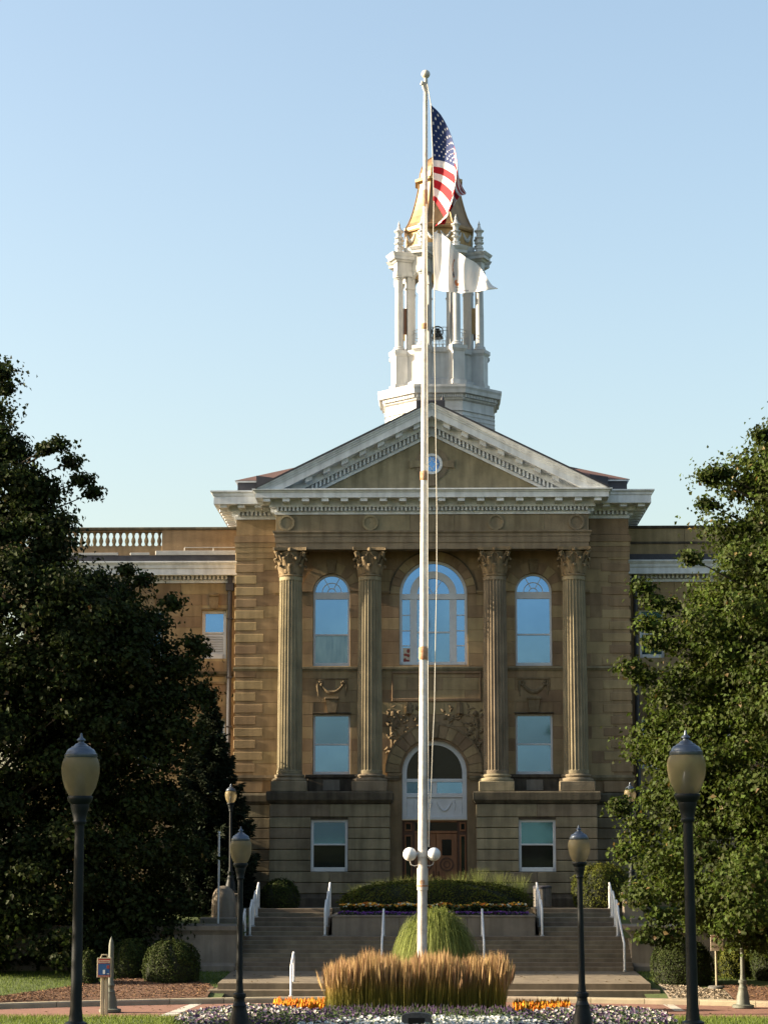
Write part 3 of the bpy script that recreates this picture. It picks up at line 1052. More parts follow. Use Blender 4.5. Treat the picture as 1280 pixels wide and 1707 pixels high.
# carved foliage in the spandrels
for s in (-1, 1):
    mb = MB()
    c0 = dwin['xc']
    k = 0
    while k < 64:
        px, pz = c0 + s * rnd.uniform(0.3, X(79, 1200, YW)), rnd.uniform(Z(1262, YW), Z(1175, YW))
        dd = math.hypot(px - c0, pz - dwin['zs'])
        if dd < dwin['R'] + 0.1 or rnd.random() < 0.5 * (dd - dwin['R']):
            continue
        k += 1
        l = rnd.uniform(0.12, 0.26)
        a = rnd.uniform(0, 6.28)
        c, d = math.cos(a), math.sin(a)
        mb.tube([(px - c * l / 2, YW + 0.01, pz - d * l / 2), (px + d * 0.05, YW - rnd.uniform(-0.02, 0.025), pz + c * 0.05), (px + c * l / 2, YW + 0.0, pz + d * l / 2)], [0.025, rnd.uniform(0.04, 0.07), 0.015], 7)
    hx2 = c0 + s * X(70, 1200, YW)
    mb.tube([(hx2, YW + 0.03, Z(1198, YW)), (hx2 + s * 0.04, YW + 0.02, Z(1215, YW)), (hx2 + s * 0.02, YW + 0.02, Z(1240, YW)), (hx2 + s * 0.1, YW + 0.01, Z(1262, YW))], [0.09, 0.075, 0.045, 0.01], 8)
    mb.lathe([(0, -0.12), (0.09, -0.06), (0.11, 0.02), (0.06, 0.11), (0, 0.13)], hx2 - s * 0.03, YW + 0.02, 9, Z(1190, YW))
    mb.tube([(c0 + s * X(42, 1180, YW), YW - 0.05, Z(1171, YW)), (c0 + s * X(42, 1180, YW), YW - 0.07, Z(1190, YW))], [0.10, 0.13], 6)
    mb.build('spandrel_carving', M['carve'], hall, smooth=True)

# basement: rusticated podiums ---------------------------------------------------
zc = [Z(v, YP) for v in (1490, 1471.5, 1453, 1434.5, 1416.2, 1398, 1380, 1362, 1340)]
zled0, zled1 = Z(1339, YP), Z(1319, YP)
for s in (-1, 1):
    xa, xb = sorted((s * X(72.5, 1400, YP), s * X(274, 1400, YP)))
    wx, ww = s * X(173.5, 1410, YP), X(31, 1410, YP)
    wz0, wz1 = Z(1453, YP), Z(1366, YP)
    mb = MB()
    wall_cells(mb, xa + 0.03, xb - 0.03, zt - 0.3, zled0, YP + 0.05, YP + 0.62, [(wx - ww, wx + ww, wz0, wz1)])
    mb.box(xa + 0.03, xa + 0.6, YP + 0.62, YW + 0.1, zt - 0.3, zled0)
    mb.box(xb - 0.6, xb - 0.03, YP + 0.62, YW + 0.1, zt - 0.3, zled0)
    mb.box(xa + 0.04, xb - 0.04, YP + 0.06, YW + 0.1, zled0 - 0.02, zled1 - 0.01)
    pod = mb.build('podium', M['stone_dark'], hall)
    for k in range(len(zc) - 1):
        g = 0.012
        za, zb = zc[k] + g, zc[k + 1] - g
        segs = [(xa, xb)]
        if zb > wz0 + 0.05 and za < wz1 - 0.05:
            segs = [(xa, wx - ww), (wx + ww, xb)]
        for p, q in segs:
            n = max(1, round((q - p) / 2.2))
            for j in range(n):
                MB().cbox(p + (q - p) * j / n + (0.003 if j else 0), p + (q - p) * (j + 1) / n, YP, YP + 0.12, za, zb, 0.018).build('stone_course', M['stone_grey'], pod)
        if True:                                        # returns into the door bay
            xr0, xr1 = ((xb - 0.12, xb + 0.004) if s < 0 else (xa - 0.004, xa + 0.12))
            MB().cbox(xr0, xr1, YP + 0.123, YW - 0.1, za, zb, 0.015).build('stone_course', M['stone_grey'], pod)
    MB().sweep([(xa, YW), (xa, YP), (xb, YP), (xb, YW)], [(-0.3, zled0), (0.03, zled0), (0.10, zled0 + 0.10), (0.12, zled0 + 0.12), (0.12, zled1 - 0.05), (0.09, zled1), (-0.3, zled1)]).build('podium_ledge', M['stone_dark'], hall)
    MB().sweep([(xa, YW), (xa, YP), (xb, YP), (xb, YW)], [(-0.1, zt - 0.05), (0.10, zt - 0.05), (0.10, zt + 0.30), (0.05, zt + 0.36), (0.02, zc[0] - 0.02), (-0.1, zc[0] - 0.02)]).build('podium_plinth', M['stone_dark'], hall)
    sash(hall, wx, ww, wz0, wz1, YP + 0.20, fw=0.10, rail=0.52, glass=('glass_clear', 'glass'))
    # basement of the flanking bay
    xa2, xb2 = sorted((s * hx, s * X(268, 1400, YW)))
    for k in range(len(zc) - 1):
        MB().cbox(xa2 - (0.1 if s < 0 else 0), xb2 + (0.1 if s > 0 else 0), YW - 0.12, YW + 0.05, zc[k] + 0.012, zc[k + 1] - 0.012, 0.018).build('stone_course', M['stone_grey'], wall)
    MB().sweep([(xa2 - (0.1 if s < 0 else 0), YW), (xb2 + (0.1 if s > 0 else 0), YW)], [(-0.1, Z(1342, YW)), (0.12, Z(1342, YW)), (0.2, Z(1336, YW)), (0.2, Z(1326, YW)), (0.14, Z(1322, YW)), (-0.1, Z(1322, YW))]).build('basement_ledge', M['stone_dark'], hall)
    xq = s * hx
    xa3, xb3 = sorted((xq + s * 0.045, xq - s * X(48, 1310, YW)))
    MB().cbox(xa3, xb3, YW - 0.09, YW + 0.05, Z(1321, YW), Z(1303, YW), 0.02).build('quoin', M['stone'], wall)

# columns ----------------------------------------------------------------------
zs0, zs1, zcap1 = Z(1290, YC), Z(962, YC), Z(915, YC)
rb, rt = X(20.6, 1250, YC), X(18.6, 1000, YC)
hs = zs1 - zs0
NF = 22
vs, fs = [], []
rings = [0, 0.015, 0.02, 0.3, 0.6, 0.8, 0.975, 0.982, 1.0]
npt = NF * 8
for t in rings:
    r = rb + (rt - rb) * max(0, (t - 0.25) / 0.75) ** 1.3
    flute = 0.0 if t in (0, 0.015, 0.982, 1.0) else 1
    for k in range(NF):
        for j in range(8):
            u = j / 8
            a = 2 * PI * (k + u) / NF
            d = 0.0 if u < 0.24 else math.sin(PI * (u - 0.24) / 0.76) * 0.048
            rr = r + (0.012 if not flute else 0) - d * flute
            vs.append((rr * math.cos(a), rr * math.sin(a), t * hs))
for i in range(len(rings) - 1):
    for k in range(npt):
        k2 = (k + 1) % npt
        fs.append((i * npt + k, i * npt + k2, (i + 1) * npt + k2, (i + 1) * npt + k))
shaft_me = MB().add(vs, fs).mesh('shaft', M['stone_grey'])
mb = MB()
prof = [(rb + 0.17, 0), (rb + 0.19, 0.05), (rb + 0.17, 0.11), (rb + 0.10, 0.12), (rb + 0.07, 0.15), (rb + 0.10, 0.185), (rb + 0.11, 0.22), (rb + 0.09, 0.26), (rb + 0.02, 0.275), (rb, 0.30)]
zbase = Z(1303, YC) - zled1
sc_b = (zs0 - zled1 - zbase) / 0.30
mb.lathe([(r, z * sc_b) for r, z in prof], 0, 0, 40, zbase)
mb.cbox(-rb - 0.19, rb + 0.19, -rb - 0.19, rb + 0.19, 0.0, zbase, 0.02)
base_me = mb.mesh('base', M['stone_grey'], smooth=True)
hc = zcap1 - zs1
mb = MB()
mb.lathe([(rt + 0.03, 0), (rt + 0.05, 0.03), (rt + 0.02, 0.06), (rt - 0.02, 0.08), (rt - 0.01, 0.4 * hc), (rt + 0.04, 0.7 * hc), (rt + 0.12, 0.86 * hc)], 0, 0, 28)
for row, (za, zb, out, n, ph) in enumerate(((0.06, 0.42 * hc, 0.13, 8, 0), (0.12, 0.66 * hc, 0.19, 8, PI / 8))):
    for k in range(n):
        a = 2 * PI * k / n + ph
        u = Vector((math.cos(a), math.sin(a), 0))
        w = Vector((-math.sin(a), math.cos(a), 0))
        pts = [(rt - 0.01, za, 0.10), (rt + 0.02, za + (zb - za) * 0.45, 0.125), (rt + out * 0.45, za + (zb - za) * 0.8, 0.11), (rt + out * 0.9, zb, 0.085), (rt + out * 1.15, zb - 0.035, 0.065), (rt + out * 1.1, zb - 0.10, 0.04)]
        vs, fs = [], []
        for r, zz, wd in pts:
            for q, e in ((-1, -0.015), (-0.4, 0.03), (0.4, 0.03), (1, -0.015)):
                vs.append(u * (r + e) + w * wd * q + Vector((0, 0, zz)))
        for i in range(len(pts) - 1):
            for q in range(3):
                fs.append((i * 4 + q, i * 4 + q + 1, i * 4 + 5 + q, i * 4 + 4 + q))
        mb.add(vs, fs)
for k in range(4):                                      # corner volutes
    a = PI / 4 + k * PI / 2
    u = Vector((math.cos(a), math.sin(a), 0))
    pts = [u * (rt + 0.02) + Vector((0, 0, 0.5 * hc)), u * (rt + 0.10) + Vector((0, 0, 0.72 * hc)), u * (rt + 0.24) + Vector((0, 0, 0.86 * hc)), u * (rt + 0.31) + Vector((0, 0, 0.80 * hc)), u * (rt + 0.27) + Vector((0, 0, 0.70 * hc)), u * (rt + 0.22) + Vector((0, 0, 0.76 * hc))]
    mb.tube(pts, [0.04, 0.05, 0.06, 0.06, 0.05, 0.03], 7)
    a2 = k * PI / 2
    u2 = Vector((math.cos(a2), math.sin(a2), 0))
    w2 = Vector((-math.sin(a2), math.cos(a2), 0))
    for q in (-1, 1):
        pts = [u2 * (rt + 0.0) + w2 * q * 0.05 + Vector((0, 0, 0.5 * hc)), u2 * (rt + 0.09) + w2 * q * 0.12 + Vector((0, 0, 0.72 * hc)), u2 * (rt + 0.11) + w2 * q * 0.05 + Vector((0, 0, 0.80 * hc))]
        mb.tube(pts, [0.03, 0.04, 0.035], 6)
    mb.lathe([(0, -0.07), (0.07, -0.04), (0.08, 0.02), (0.05, 0.07), (0, 0.09)], u2.x * (rt + 0.14), u2.y * (rt + 0.14), 8, 0.91 * hc)
ab = []
hwid = rt + 0.21
for k in range(4):                                      # concave abacus
    a = k * PI / 2
    c, d = math.cos(a), math.sin(a)
    for t in (-1, -0.92, -0.5, 0, 0.5, 0.92):
        yy = hwid * (1 - 0.16 * (1 - t * t))
        if abs(t) == 1:
            yy = hwid * 0.94
        ab.append((c * t * hwid - d * -yy, d * t * hwid + c * -yy))
n = len(ab)
mb.add([(p[0], p[1], 0.89 * hc) for p in ab] + [(p[0], p[1], 0.998 * hc) for p in ab], [tuple(range(n)), tuple(range(2 * n - 1, n - 1, -1))] + [(k, (k + 1) % n, n + (k + 1) % n, n + k) for k in range(n)])
cap_me = mb.mesh('capital', M['carve'], smooth=True)
for off in (-237, -104.5, 104.5, 237):
    cx = X(off, 1130, YC)
    col = link('column', shaft_me, hall, (cx, YC, zs0))
    link('column_base', base_me, col, (cx, YC, zled1 + 0.002))
    link('capital', cap_me, col, (cx, YC, zs1))

# entablature --------------------------------------------------------------------
xe = X(261, 890, YE)
EP = [(-xe, YW + 0.05), (-xe, YE), (xe, YE), (xe, YW + 0.05)]
za = Z(915, YE)
MB().sweep(EP, [(-0.62, za), (0.0, za), (0.0, Z(904, YE)), (0.03, Z(904, YE)), (0.03, Z(894, YE)), (0.055, Z(894, YE)), (0.055, Z(890, YE)), (0.11, Z(887, YE)), (0.11, Z(884.5, YE)), (-0.62, Z(884.5, YE))]).build('architrave', M['stone_grey'], hall)
nblk = 7
for k in range(nblk):                                    # frieze stones
    p, q = -xe + 2 * xe * k / nblk, -xe + 2 * xe * (k + 1) / nblk
    MB().cbox(p + 0.003, q - 0.003, YE, YW, Z(884.5, YE) + 0.002, Z(856, YE), 0.006).build('frieze_stone', M['stone_grey'], hall)
for off in (-242, -103, 106, 240):
    m2 = MB()
    cx, cz, r = X(off, 871, YE), Z(871, YE), X(13.5, 871, YE)
    m2.annulus(cx, cz, r * 0.72, r, 0, 2 * PI, YE - 0.07, YE + 0.02, 28)
    m2.annulus(cx, cz, 0.02, r * 0.72, 0, 2 * PI, YE - 0.02, YE + 0.02, 28)
    m2.build('frieze_disc', M['stone_grey'], hall, smooth=True)


def cornice(path, zf0, zd0, zd1, zsoff, ztop, out, white, dent_pitch, mod_pitch=None, mods=()):
    """white classical cornice: fillet, dentils, bed, soffit, fascia and cyma"""
    MB().sweep(path, [(-0.3, zf0), (0.06, zf0), (0.06, zd0), (0.012, zd0), (0.012, zd1), (0.23, zd1), (0.25, zsoff - 0.10), (0.27, zsoff), (out, zsoff), (out, zsoff + (ztop - zsoff) * 0.58),
                      (out + 0.03, zsoff + (ztop - zsoff) * 0.62), (out + 0.05, zsoff + (ztop - zsoff) * 0.8), (out + 0.12, ztop - 0.05), (out + 0.12, ztop), (-0.3, ztop)]).build('cornice', white, hall)
    d = MB()
    for i in range(len(path) - 1):
        d.blocks_along(path[i], path[i + 1], 0.0, 0.20, zd0 + 0.003, zd1 - 0.004, dent_pitch, dent_pitch * 0.52)
    tag(d.build('dentil_course', white, hall), kind='stuff')


def modillion(x0, x1, y0, y1, z0, z1, m):
    mb = MB()
    n = 6
    poly = [(y1, z1), (y0, z1), (y0, z0 + (z1 - z0) * 0.25)] + [(y0 + (y1 - y0) * t, z0 + (z1 - z0) * (0.12 * math.sin(t * 6.3) + 0.1)) for t in (0.25, 0.5, 0.75)] + [(y1, z0)]
    k = len(poly)
    vs = [(x0, p[0], p[1]) for p in poly] + [(x1, p[0], p[1]) for p in poly]
    mb.add(vs, [tuple(range(k)), tuple(range(2 * k - 1, k - 1, -1))] + [(i, (i + 1) % k, k + (i + 1) % k, k + i) for i in range(k)])
    return mb.build('modillion', m, hall)


zso = Z(828.5, YE - 0.72)
ztc = Z(813.5, YE - 0.8)
cornice(EP, Z(857, YE - 0.06), Z(851.5, YE - 0.1), Z(844.5, YE - 0.2), zso, ztc, 0.70, M['white'], 0.146)
nm = 18
for k in range(nm):
    cx = -xe - 0.30 + (2 * xe + 0.6) * (k + 0.0) / (nm - 1)
    modillion(cx - 0.13, cx + 0.13, YE - 0.64, YE - 0.255, zso - 0.17, zso + 0.005, M['white'])
zso2 = Z(838.5, YW - 0.88)
ztc2 = Z(816, YW - 0.95)
cornice(PATH, Z(865, YW - 0.06), Z(859, YW - 0.1), Z(852, YW - 0.2), zso2, ztc2, 0.80, M['white'], 0.158)
for s in (-1, 1):
    for xx in (hx + 0.45, hx - 0.2, hx - 0.83):
        modillion(s * xx - 0.125, s * xx + 0.125, YW - 0.68, YW - 0.255, zso2 - 0.15, zso2 + 0.005, M['white'])
    for k in range(14):                                  # on the side walls of the pavilion
        yy = YW + 0.3 + 0.65 * k
        mb = MB()
        xa, xb = sorted((s * (hx + 0.255), s * (hx + 0.68)))
        mb.cbox(xa, xb, yy - 0.12, yy + 0.12, zso2 - 0.15, zso2 + 0.004, 0.02)
        mb.build('modillion', M['white'], hall)

# pediment -------------------------------------------------------------------------
zap_b, zap_t = Z(727, YE), Z(671, YE - 0.8)
xt = X(166, 812, YE)
zt0 = ztc + 0.01
slope = (zap_b - Z(812, YE)) / xt
xtop = X(293, 815, YE - 0.8)
slope_t = (zap_t - zt0) / xtop
H = zap_t - zap_b


def rake_poly(h0, h1, s):
    """layer of the raking cornice between heights h0 and h1 above the tympanum edge, cut by the cornice top"""
    k = slope_t
    za0, zb0 = zap_t - H + h0, zap_t - H + h1
    return [(s * (za0 - zt0) / k, zt0), (s * (zb0 - zt0) / k, zt0), (0, zb0), (0, za0)]


def rz(x, h):
    return zap_t - H + h - slope_t * abs(x)


mb = MB()
mb.prism([(-(zap_b + 0.2 - zt0) / slope_t, zt0), ((zap_b + 0.2 - zt0) / slope_t, zt0), (0, zap_b + 0.2)], YE + 0.02, YE + 0.3)
mb.build('tympanum', M['stone_grey'], hall)
for s in (-1, 1):
    for h0, h1, o in ((0.0, 0.12, 0.06), (0.12, 0.34, 0.012), (0.34, 0.62, 0.24), (0.62, 0.62 + (H - 0.62) * 0.55, 0.72), (0.62 + (H - 0.62) * 0.55, 0.62 + (H - 0.62) * 0.72, 0.75), (0.62 + (H - 0.62) * 0.72, H - 0.05, 0.79), (H - 0.05, H, 0.84)):
        MB().prism(rake_poly(h0 + 0.001, h1, s), YE - o, YE + 0.3).build('raking_moulding', M['white'], hall)
    d = MB()
    x = 0.10
    while True:
        x2 = x + 0.076
        if rz(x2, 0.14) < zt0:
            break
        vs = []
        for yy in (YE - 0.20, YE - 0.005):
            for xx, hh in ((x, 0.13), (x2, 0.13), (x2, 0.33), (x, 0.33)):
                vs.append((s * xx, yy, rz(xx, hh)))
        d.add(vs, [(0, 1, 2, 3), (7, 6, 5, 4), (0, 4, 5, 1), (1, 5, 6, 2), (2, 6, 7, 3), (3, 7, 4, 0)])
        x += 0.146
    tag(d.build('dentil_course', M['white'], hall), kind='stuff')
    x = 0.42
    while rz(x + 0.24, 0.47) > zt0 + 0.02:
        vs = []
        for yy in (YE - 0.60, YE - 0.235):
            for xx, hh in ((x, 0.46), (x + 0.24, 0.46), (x + 0.24, 0.625), (x, 0.625)):
                vs.append((s * xx, yy, rz(xx, hh)))
        MB().add(vs, [(0, 1, 2, 3), (7, 6, 5, 4), (0, 4, 5, 1), (1, 5, 6, 2), (2, 6, 7, 3), (3, 7, 4, 0)]).build('modillion', M['white'], hall)
        x += 0.66
    # roof slab over the raking cornice
    k = slope_t
    poly = [(s * (xtop + 0.04), zt0 - 0.02), (s * (xtop + 0.04), zt0 + 0.05), (0, zap_t + 0.07), (0, zap_t)]
    MB().prism(poly, YE - 0.86, 86.0).build('gable_roof', M['flash'], hall)
# round window
rw = MB()
cz = Z(773.5, YE)
r0, r1 = X(13.2, 773, YE), X(17.5, 773, YE)
rw.annulus(0, cz, r0, r1, 0, 2 * PI, YE - 0.06, YE + 0.03, 32)
for a in (PI / 4, 3 * PI / 4, 5 * PI / 4, 7 * PI / 4):
    bx, bz = 1.42 * r0 * math.cos(a), cz + 1.42 * r0 * math.sin(a)
    rw.annulus(bx, bz, r0 * 0.98, r0 * 1.05, a + PI - 0.76, a + PI + 0.76, YE - 0.02, YE + 0.012, 10)
rwo = rw.build('round_window', M['white_clean'], hall)
flat(disc_poly(0, cz, r0 + 0.01, 0, 2 * PI, 28)[:-1], YE + 0.008, 'pane', M['glass'], rwo)
MB().annulus(0, cz, r1 + 0.003, X(28, 773, YE), 0, 2 * PI, YE - 0.015, YE + 0.03, 32).build('window_surround', M['stone_grey'], hall)
for a in range(4):
    m2 = MB()
    c, d = math.cos(a * PI / 2), math.sin(a * PI / 2)
    q0, q1 = X(17.6, 773, YE), X(37, 773, YE)
    pts = [(q0, -0.10), (q1, -0.15), (q1, 0.15), (q0, 0.10)]
    m2.prism([(p * c - q * d, cz + p * d + q * c) for p, q in pts], YE - 0.06, YE + 0.03)
    m2.build('keystone', M['stone_grey'], hall)

# main roof -------------------------------------------------------------------------
ye0, ye1 = YW + 0.35, 92.6
xr = X(327, 802, ye0)
zr0, zr1 = Z(812, ye0) - 0.25, Z(802, ye0)
MB().box(-xr + 0.05, xr - 0.05, ye0 + 0.05, ye1, zr0, zr1 - 0.02).build('attic_curb', M['flash'], hall)
MB().sweep([(-xr, ye1), (-xr, ye0), (xr, ye0), (xr, ye1)], [(-0.2, zr1 - 0.02), (0.02, zr1 - 0.02), (0.02, zr1 + 0.035), (-0.2, zr1 + 0.035)]).build('eave_fascia', M['white'], hall)
mb = MB()
rx_, rz_ = 2.3, zr1 + 2.25
mb.add([(-xr - 0.05, ye0 - 0.05, zr1 + 0.04), (xr + 0.05, ye0 - 0.05, zr1 + 0.04), (xr + 0.05, ye1, zr1 + 0.04), (-xr - 0.05, ye1, zr1 + 0.04), (-rx_, 87, rz_), (rx_, 87, rz_)],
       [(0, 1, 5, 4), (1, 2, 5), (2, 3, 4, 5), (3, 0, 4)])
mb.build('hip_roof', M['roof'], hall)
p = at(722, 676, 83.5)
zb = Z(690, 83.5)
MB().cbox(X(-26, 676, 83.5), X(22, 676, 83.5), 83.0, 84.5, zb - 1.2, Z(668.5, 83.2), 0.02).build('roof_hatch', M['flash'], hall)
m2 = MB()
m2.lathe([(0.03, 0), (0.03, 0.08), (0.06, 0.1), (0.065, 0.16), (0.03, 0.22), (0.0, 0.24)], X(18, 665, 83.4), 83.4, 10, Z(668.5, 83.2) - 0.02)
m2.build('roof_vent', M['flash'], hall)
for s in (-1, 1):                                        # dark crickets where gable meets hip
    a, b = sorted((s * X(262, 800, 81.6), s * X(292, 800, 81.6)))
    MB().prism([(a, zt0 - 0.05), (b, zt0 - 0.05), (b, Z(796, 81.3)), (a, Z(792, 81.3))], 81.25, 82.2).build('roof_cricket', M['flash'], hall)

# wings ------------------------------------------------------------------------------
zp_top, zp_cap = Z(877.5, YG), Z(882, YG)
for s in (-1, 1):
    x_in, x_out = s * (hx - 0.02), s * 46.0
    xa, xb = sorted((x_in, x_out))
    wops = []
    for off in (-364, -470, -590, -700):
        cx, hw = -s * X(off, 1057, YG), X(20.5, 1057, YG)
        wops.append(opening(cx, hw, Z(1097, YG), Z(1016, YG), None, False))
        wops.append(opening(cx, hw, Z(1282, YG), Z(1197, YG), None, False))
        wops.append(opening(cx, hw * 1.3, Z(1455, YG), Z(1372, YG), None, False))
    mb = MB()
    wall_cells(mb, xa, xb, zt - 0.5, Z(960, YG), YG + 0.015, YG + 0.6, [(o['xc'] - o['hw'], o['xc'] + o['hw'], o['z0'], o['z1']) for o in wops])
    wing = mb.build('wing_wall', M['stone'], hall)
    near = sorted((s * hx, s * (hx + 6.2)))
    lay(wing, near[0] + (0.0 if s < 0 else 0.05), near[1] - (0.05 if s < 0 else 0), Z(1290, YG), Z(971, YG), PITCHZ, YG, wops, M['stone'], 2.0)
    for o in wops:
        if abs(o['xc']) > hx + 8:
            continue
        if o['z0'] > Z(1110, YG):                        # upper windows; the innermost left one has a louvred lower half
            if s < 0 and abs(o['xc']) < hx + 1.6:
                w = sash(hall, o['xc'], o['hw'], o['z0'], o['zs'], YG + G, fw=0.12, rail=0.54, glass=('blind', 'glass'))
                zr = o['z0'] + (o['zs'] - o['z0']) * 0.54
                n = 8
                for k in range(n):
                    zz = o['z0'] + 0.2 + (zr - 0.05 - o['z0'] - 0.2) * (k + 0.5) / n
                    m2 = MB()
                    h = (zr - o['z0'] - 0.25) / n * 0.48
                    xa_, xb_ = o['xc'] - o['hw'] + 0.125, o['xc'] + o['hw'] - 0.125
                    m2.add([(xa_, YG + G - 0.06, zz - h), (xb_, YG + G - 0.06, zz - h), (xb_, YG + G + 0.01, zz + h), (xa_, YG + G + 0.01, zz + h),
                            (xa_, YG + G - 0.048, zz - h - 0.01), (xb_, YG + G - 0.048, zz - h - 0.01), (xb_, YG + G + 0.016, zz + h - 0.012), (xa_, YG + G + 0.016, zz + h - 0.012)],
                           [(0, 1, 2, 3), (7, 6, 5, 4), (0, 4, 5, 1), (2, 6, 7, 3), (1, 5, 6, 2), (0, 3, 7, 4)])
                    m2.build('louvre_slat', M['white_clean'], w)
            else:
                sash(hall, o['xc'], o['hw'], o['z0'], o['zs'], YG + G, fw=0.09)
            MB().cbox(o['xc'] - 0.5, o['xc'] + 0.5, YG - 0.04, YG + 0.1, o['zs'] + 0.004, o['zs'] + 0.06, 0.01).build('window_head', M['carve'], hall)
            mk = MB()
            mk.prism([(o['xc'] - 0.15, o['zs'] + 0.05), (o['xc'] + 0.15, o['zs'] + 0.05), (o['xc'] + 0.20, Z(992, YG)), (o['xc'] - 0.20, Z(992, YG))], YG - 0.10, YG + 0.02)
            mk.tube([(o['xc'] - 0.17, YG - 0.1, Z(991, YG)), (o['xc'] + 0.17, YG - 0.1, Z(991, YG))], 0.07, 8)
            mk.build('keystone', M['carve'], wing)
        else:
            sash(hall, o['xc'], o['hw'], o['z0'], o['zs'], YG + G, fw=0.09)
            if o['z0'] > Z(1300, YG):
                mk = MB()
                mk.prism([(o['xc'] - 0.15, o['zs'] + 0.05), (o['xc'] + 0.15, o['zs'] + 0.05), (o['xc'] + 0.18, Z(1182, YG)), (o['xc'] - 0.18, Z(1182, YG))], YG - 0.10, YG + 0.02)
                mk.build('keystone', M['carve'], wing)
                mp_ = MB()
                mp_.annulus(o['xc'] - s * -0.0, Z(1158, YG), 0.16, 0.23, 0, 2 * PI, YG - 0.05, YG + 0.02, 20)
                mp_.cbox(o['xc'] - 0.45, o['xc'] + 0.45, YG - 0.04, YG + 0.02, Z(1140, YG), Z(1136, YG), 0.01)
                mp_.build('carved_panel', M['carve'], wing)
    MB().sweep([(xa, YG), (xb, YG)], ring(Z(1127, YG), Z(1119, YG), 0.09, -0.1, 0.03)).build('string_course', M['stone_dark'], hall)
    MB().sweep([(xa, YG), (xb, YG)], ring(Z(1330, YG), Z(1318, YG), 0.12, -0.1, 0.03)).build('string_course', M['stone_dark'], hall)
    for k in range(len(zc) - 1):
        MB().cbox(near[0], near[1], YG - 0.05, YG + 0.1, zc[k] + 0.012, zc[k + 1] - 0.012, 0.018).build('stone_course', M['stone_grey'], wing)
    # cornice
    zsw, ztw = Z(957, YG - 0.5), Z(934, YG - 0.6)
    MB().sweep([(xa, YG), (xb, YG)], [(-0.3, Z(971, YG)), (0.06, Z(971, YG)), (0.06, Z(966, YG)), (0.012, Z(966, YG)), (0.012, Z(958.5, YG)), (0.23, Z(958.5, YG)), (0.25, zsw), (0.48, zsw), (0.48, zsw + (ztw - zsw) * 0.45), (0.52, zsw + (ztw - zsw) * 0.5), (0.54, zsw + (ztw - zsw) * 0.7), (0.62, ztw - 0.05), (0.62, ztw), (-0.3, ztw)]).build('wing_cornice', M['white'], hall)
    d = MB()
    pa, pb = ((s * (hx + 9), YG), (s * hx, YG)) if s < 0 else ((s * hx, YG), (s * (hx + 9), YG))
    d.blocks_along(pa, pb, 0.0, 0.2, Z(965.5, YG), Z(959, YG), 0.158, 0.082)
    tag(d.build('dentil_course', M['white'], hall), kind='stuff')
    MB().box(xa, xb, YG - 0.40, YG + 0.6, ztw + 0.002, Z(924.5, YG - 0.4)).build('gutter_face', M['flash'], hall)
    if s < 0:
        MB().cbox(at(262, 920, YG).x, s * hx, YG - 0.44, YG - 0.30, Z(924, YG - 0.4), Z(917, YG - 0.4), 0.01).build('gutter_guard', M['galv'], hall)
        MB().cbox(at(120, 920, YG).x, at(200, 920, YG).x, YG - 0.44, YG - 0.30, Z(924, YG - 0.4), Z(920, YG - 0.4), 0.01).build('gutter_guard', M['galv'], hall)
        MB().cbox(at(220, 920, YG).x, at(252, 920, YG).x, YG - 0.44, YG - 0.30, Z(924, YG - 0.4), Z(920, YG - 0.4), 0.01).build('gutter_guard', M['galv'], hall)
        mr = MB()
        zz = Z(911.5, YG - 0.3)
        mr.tube([(at(308, 911, YG - 0.3).x, YG - 0.3, zz), (s * hx, YG - 0.3, zz)], 0.014, 6)
        for px in (308, 356):
            mr.tube([(at(px, 911, YG - 0.3).x, YG - 0.3, zz), (at(px, 911, YG - 0.3).x, YG - 0.3, Z(920, YG - 0.3))], 0.014, 6)
        mr.build('roof_rail', M['galv'], hall)
    # parapet: solid by the pavilion, balustrade further out on the left
    yp0, yp1 = YG + 0.0, YG + 0.35
    zp0 = Z(925, YG)
    zr_lo, zr_hi = Z(908.5, YG), Z(885, YG)
    if s < 0:
        xbal1, xbal0 = at(270.5, 895, YG).x, at(30, 895, YG).x
        MB().cbox(xbal1, s * hx, yp0, yp1, zp0, zp_cap, 0.01).build('parapet', M['stone'], hall)
        MB().cbox(xa, xbal0, yp0, yp1, zp0, zp_cap, 0.01).build('parapet', M['stone'], hall)
        MB().cbox(xbal0, xbal1 - 0.002, yp0 + 0.02, yp1, zp0, zr_lo, 0.01).build('balustrade_base', M['stone'], hall)
        MB().cbox(xbal0, xbal1 - 0.002, yp0 + 0.02, yp1 - 0.03, zr_hi, zp_cap, 0.01).build('balustrade_rail', M['stone'], hall)
        hb = zr_hi - zr_lo
        bme = MB().lathe([(0.085, 0), (0.085, 0.06 * hb), (0.05, 0.1 * hb), (0.06, 0.2 * hb), (0.088, 0.34 * hb), (0.08, 0.48 * hb), (0.045, 0.66 * hb), (0.04, 0.78 * hb), (0.07, 0.84 * hb), (0.05, 0.88 * hb), (0.085, 0.94 * hb), (0.085, hb)], 0, 0, 12).mesh('baluster', M['stone'], True)
        xx = xbal1 - 0.12
        while xx > xbal0:
            link('baluster', bme, hall, (xx, yp0 + 0.17, zr_lo))
            xx -= X(10.85, 895, YG)
    else:
        MB().cbox(s * hx, at(1140, 895, YG).x - 0.004, yp0, yp1, zp0, zp_cap, 0.01).build('parapet', M['stone'], hall)
        MB().cbox(at(1140, 895, YG).x + 0.004, xb, yp0, yp1, zp0, zp_cap, 0.01).build('parapet', M['stone'], hall)
        MB().cbox(s * hx, xb, yp0 - 0.03, yp0 + 0.1, Z(908, YG), Z(904, YG), 0.01).build('parapet_moulding', M['stone_dark'], hall)
    MB().cbox(xa, xb, yp0 - 0.05, yp1 + 0.05, zp_cap, zp_top, 0.015).build('parapet_coping', M['stone_dark'], hall)
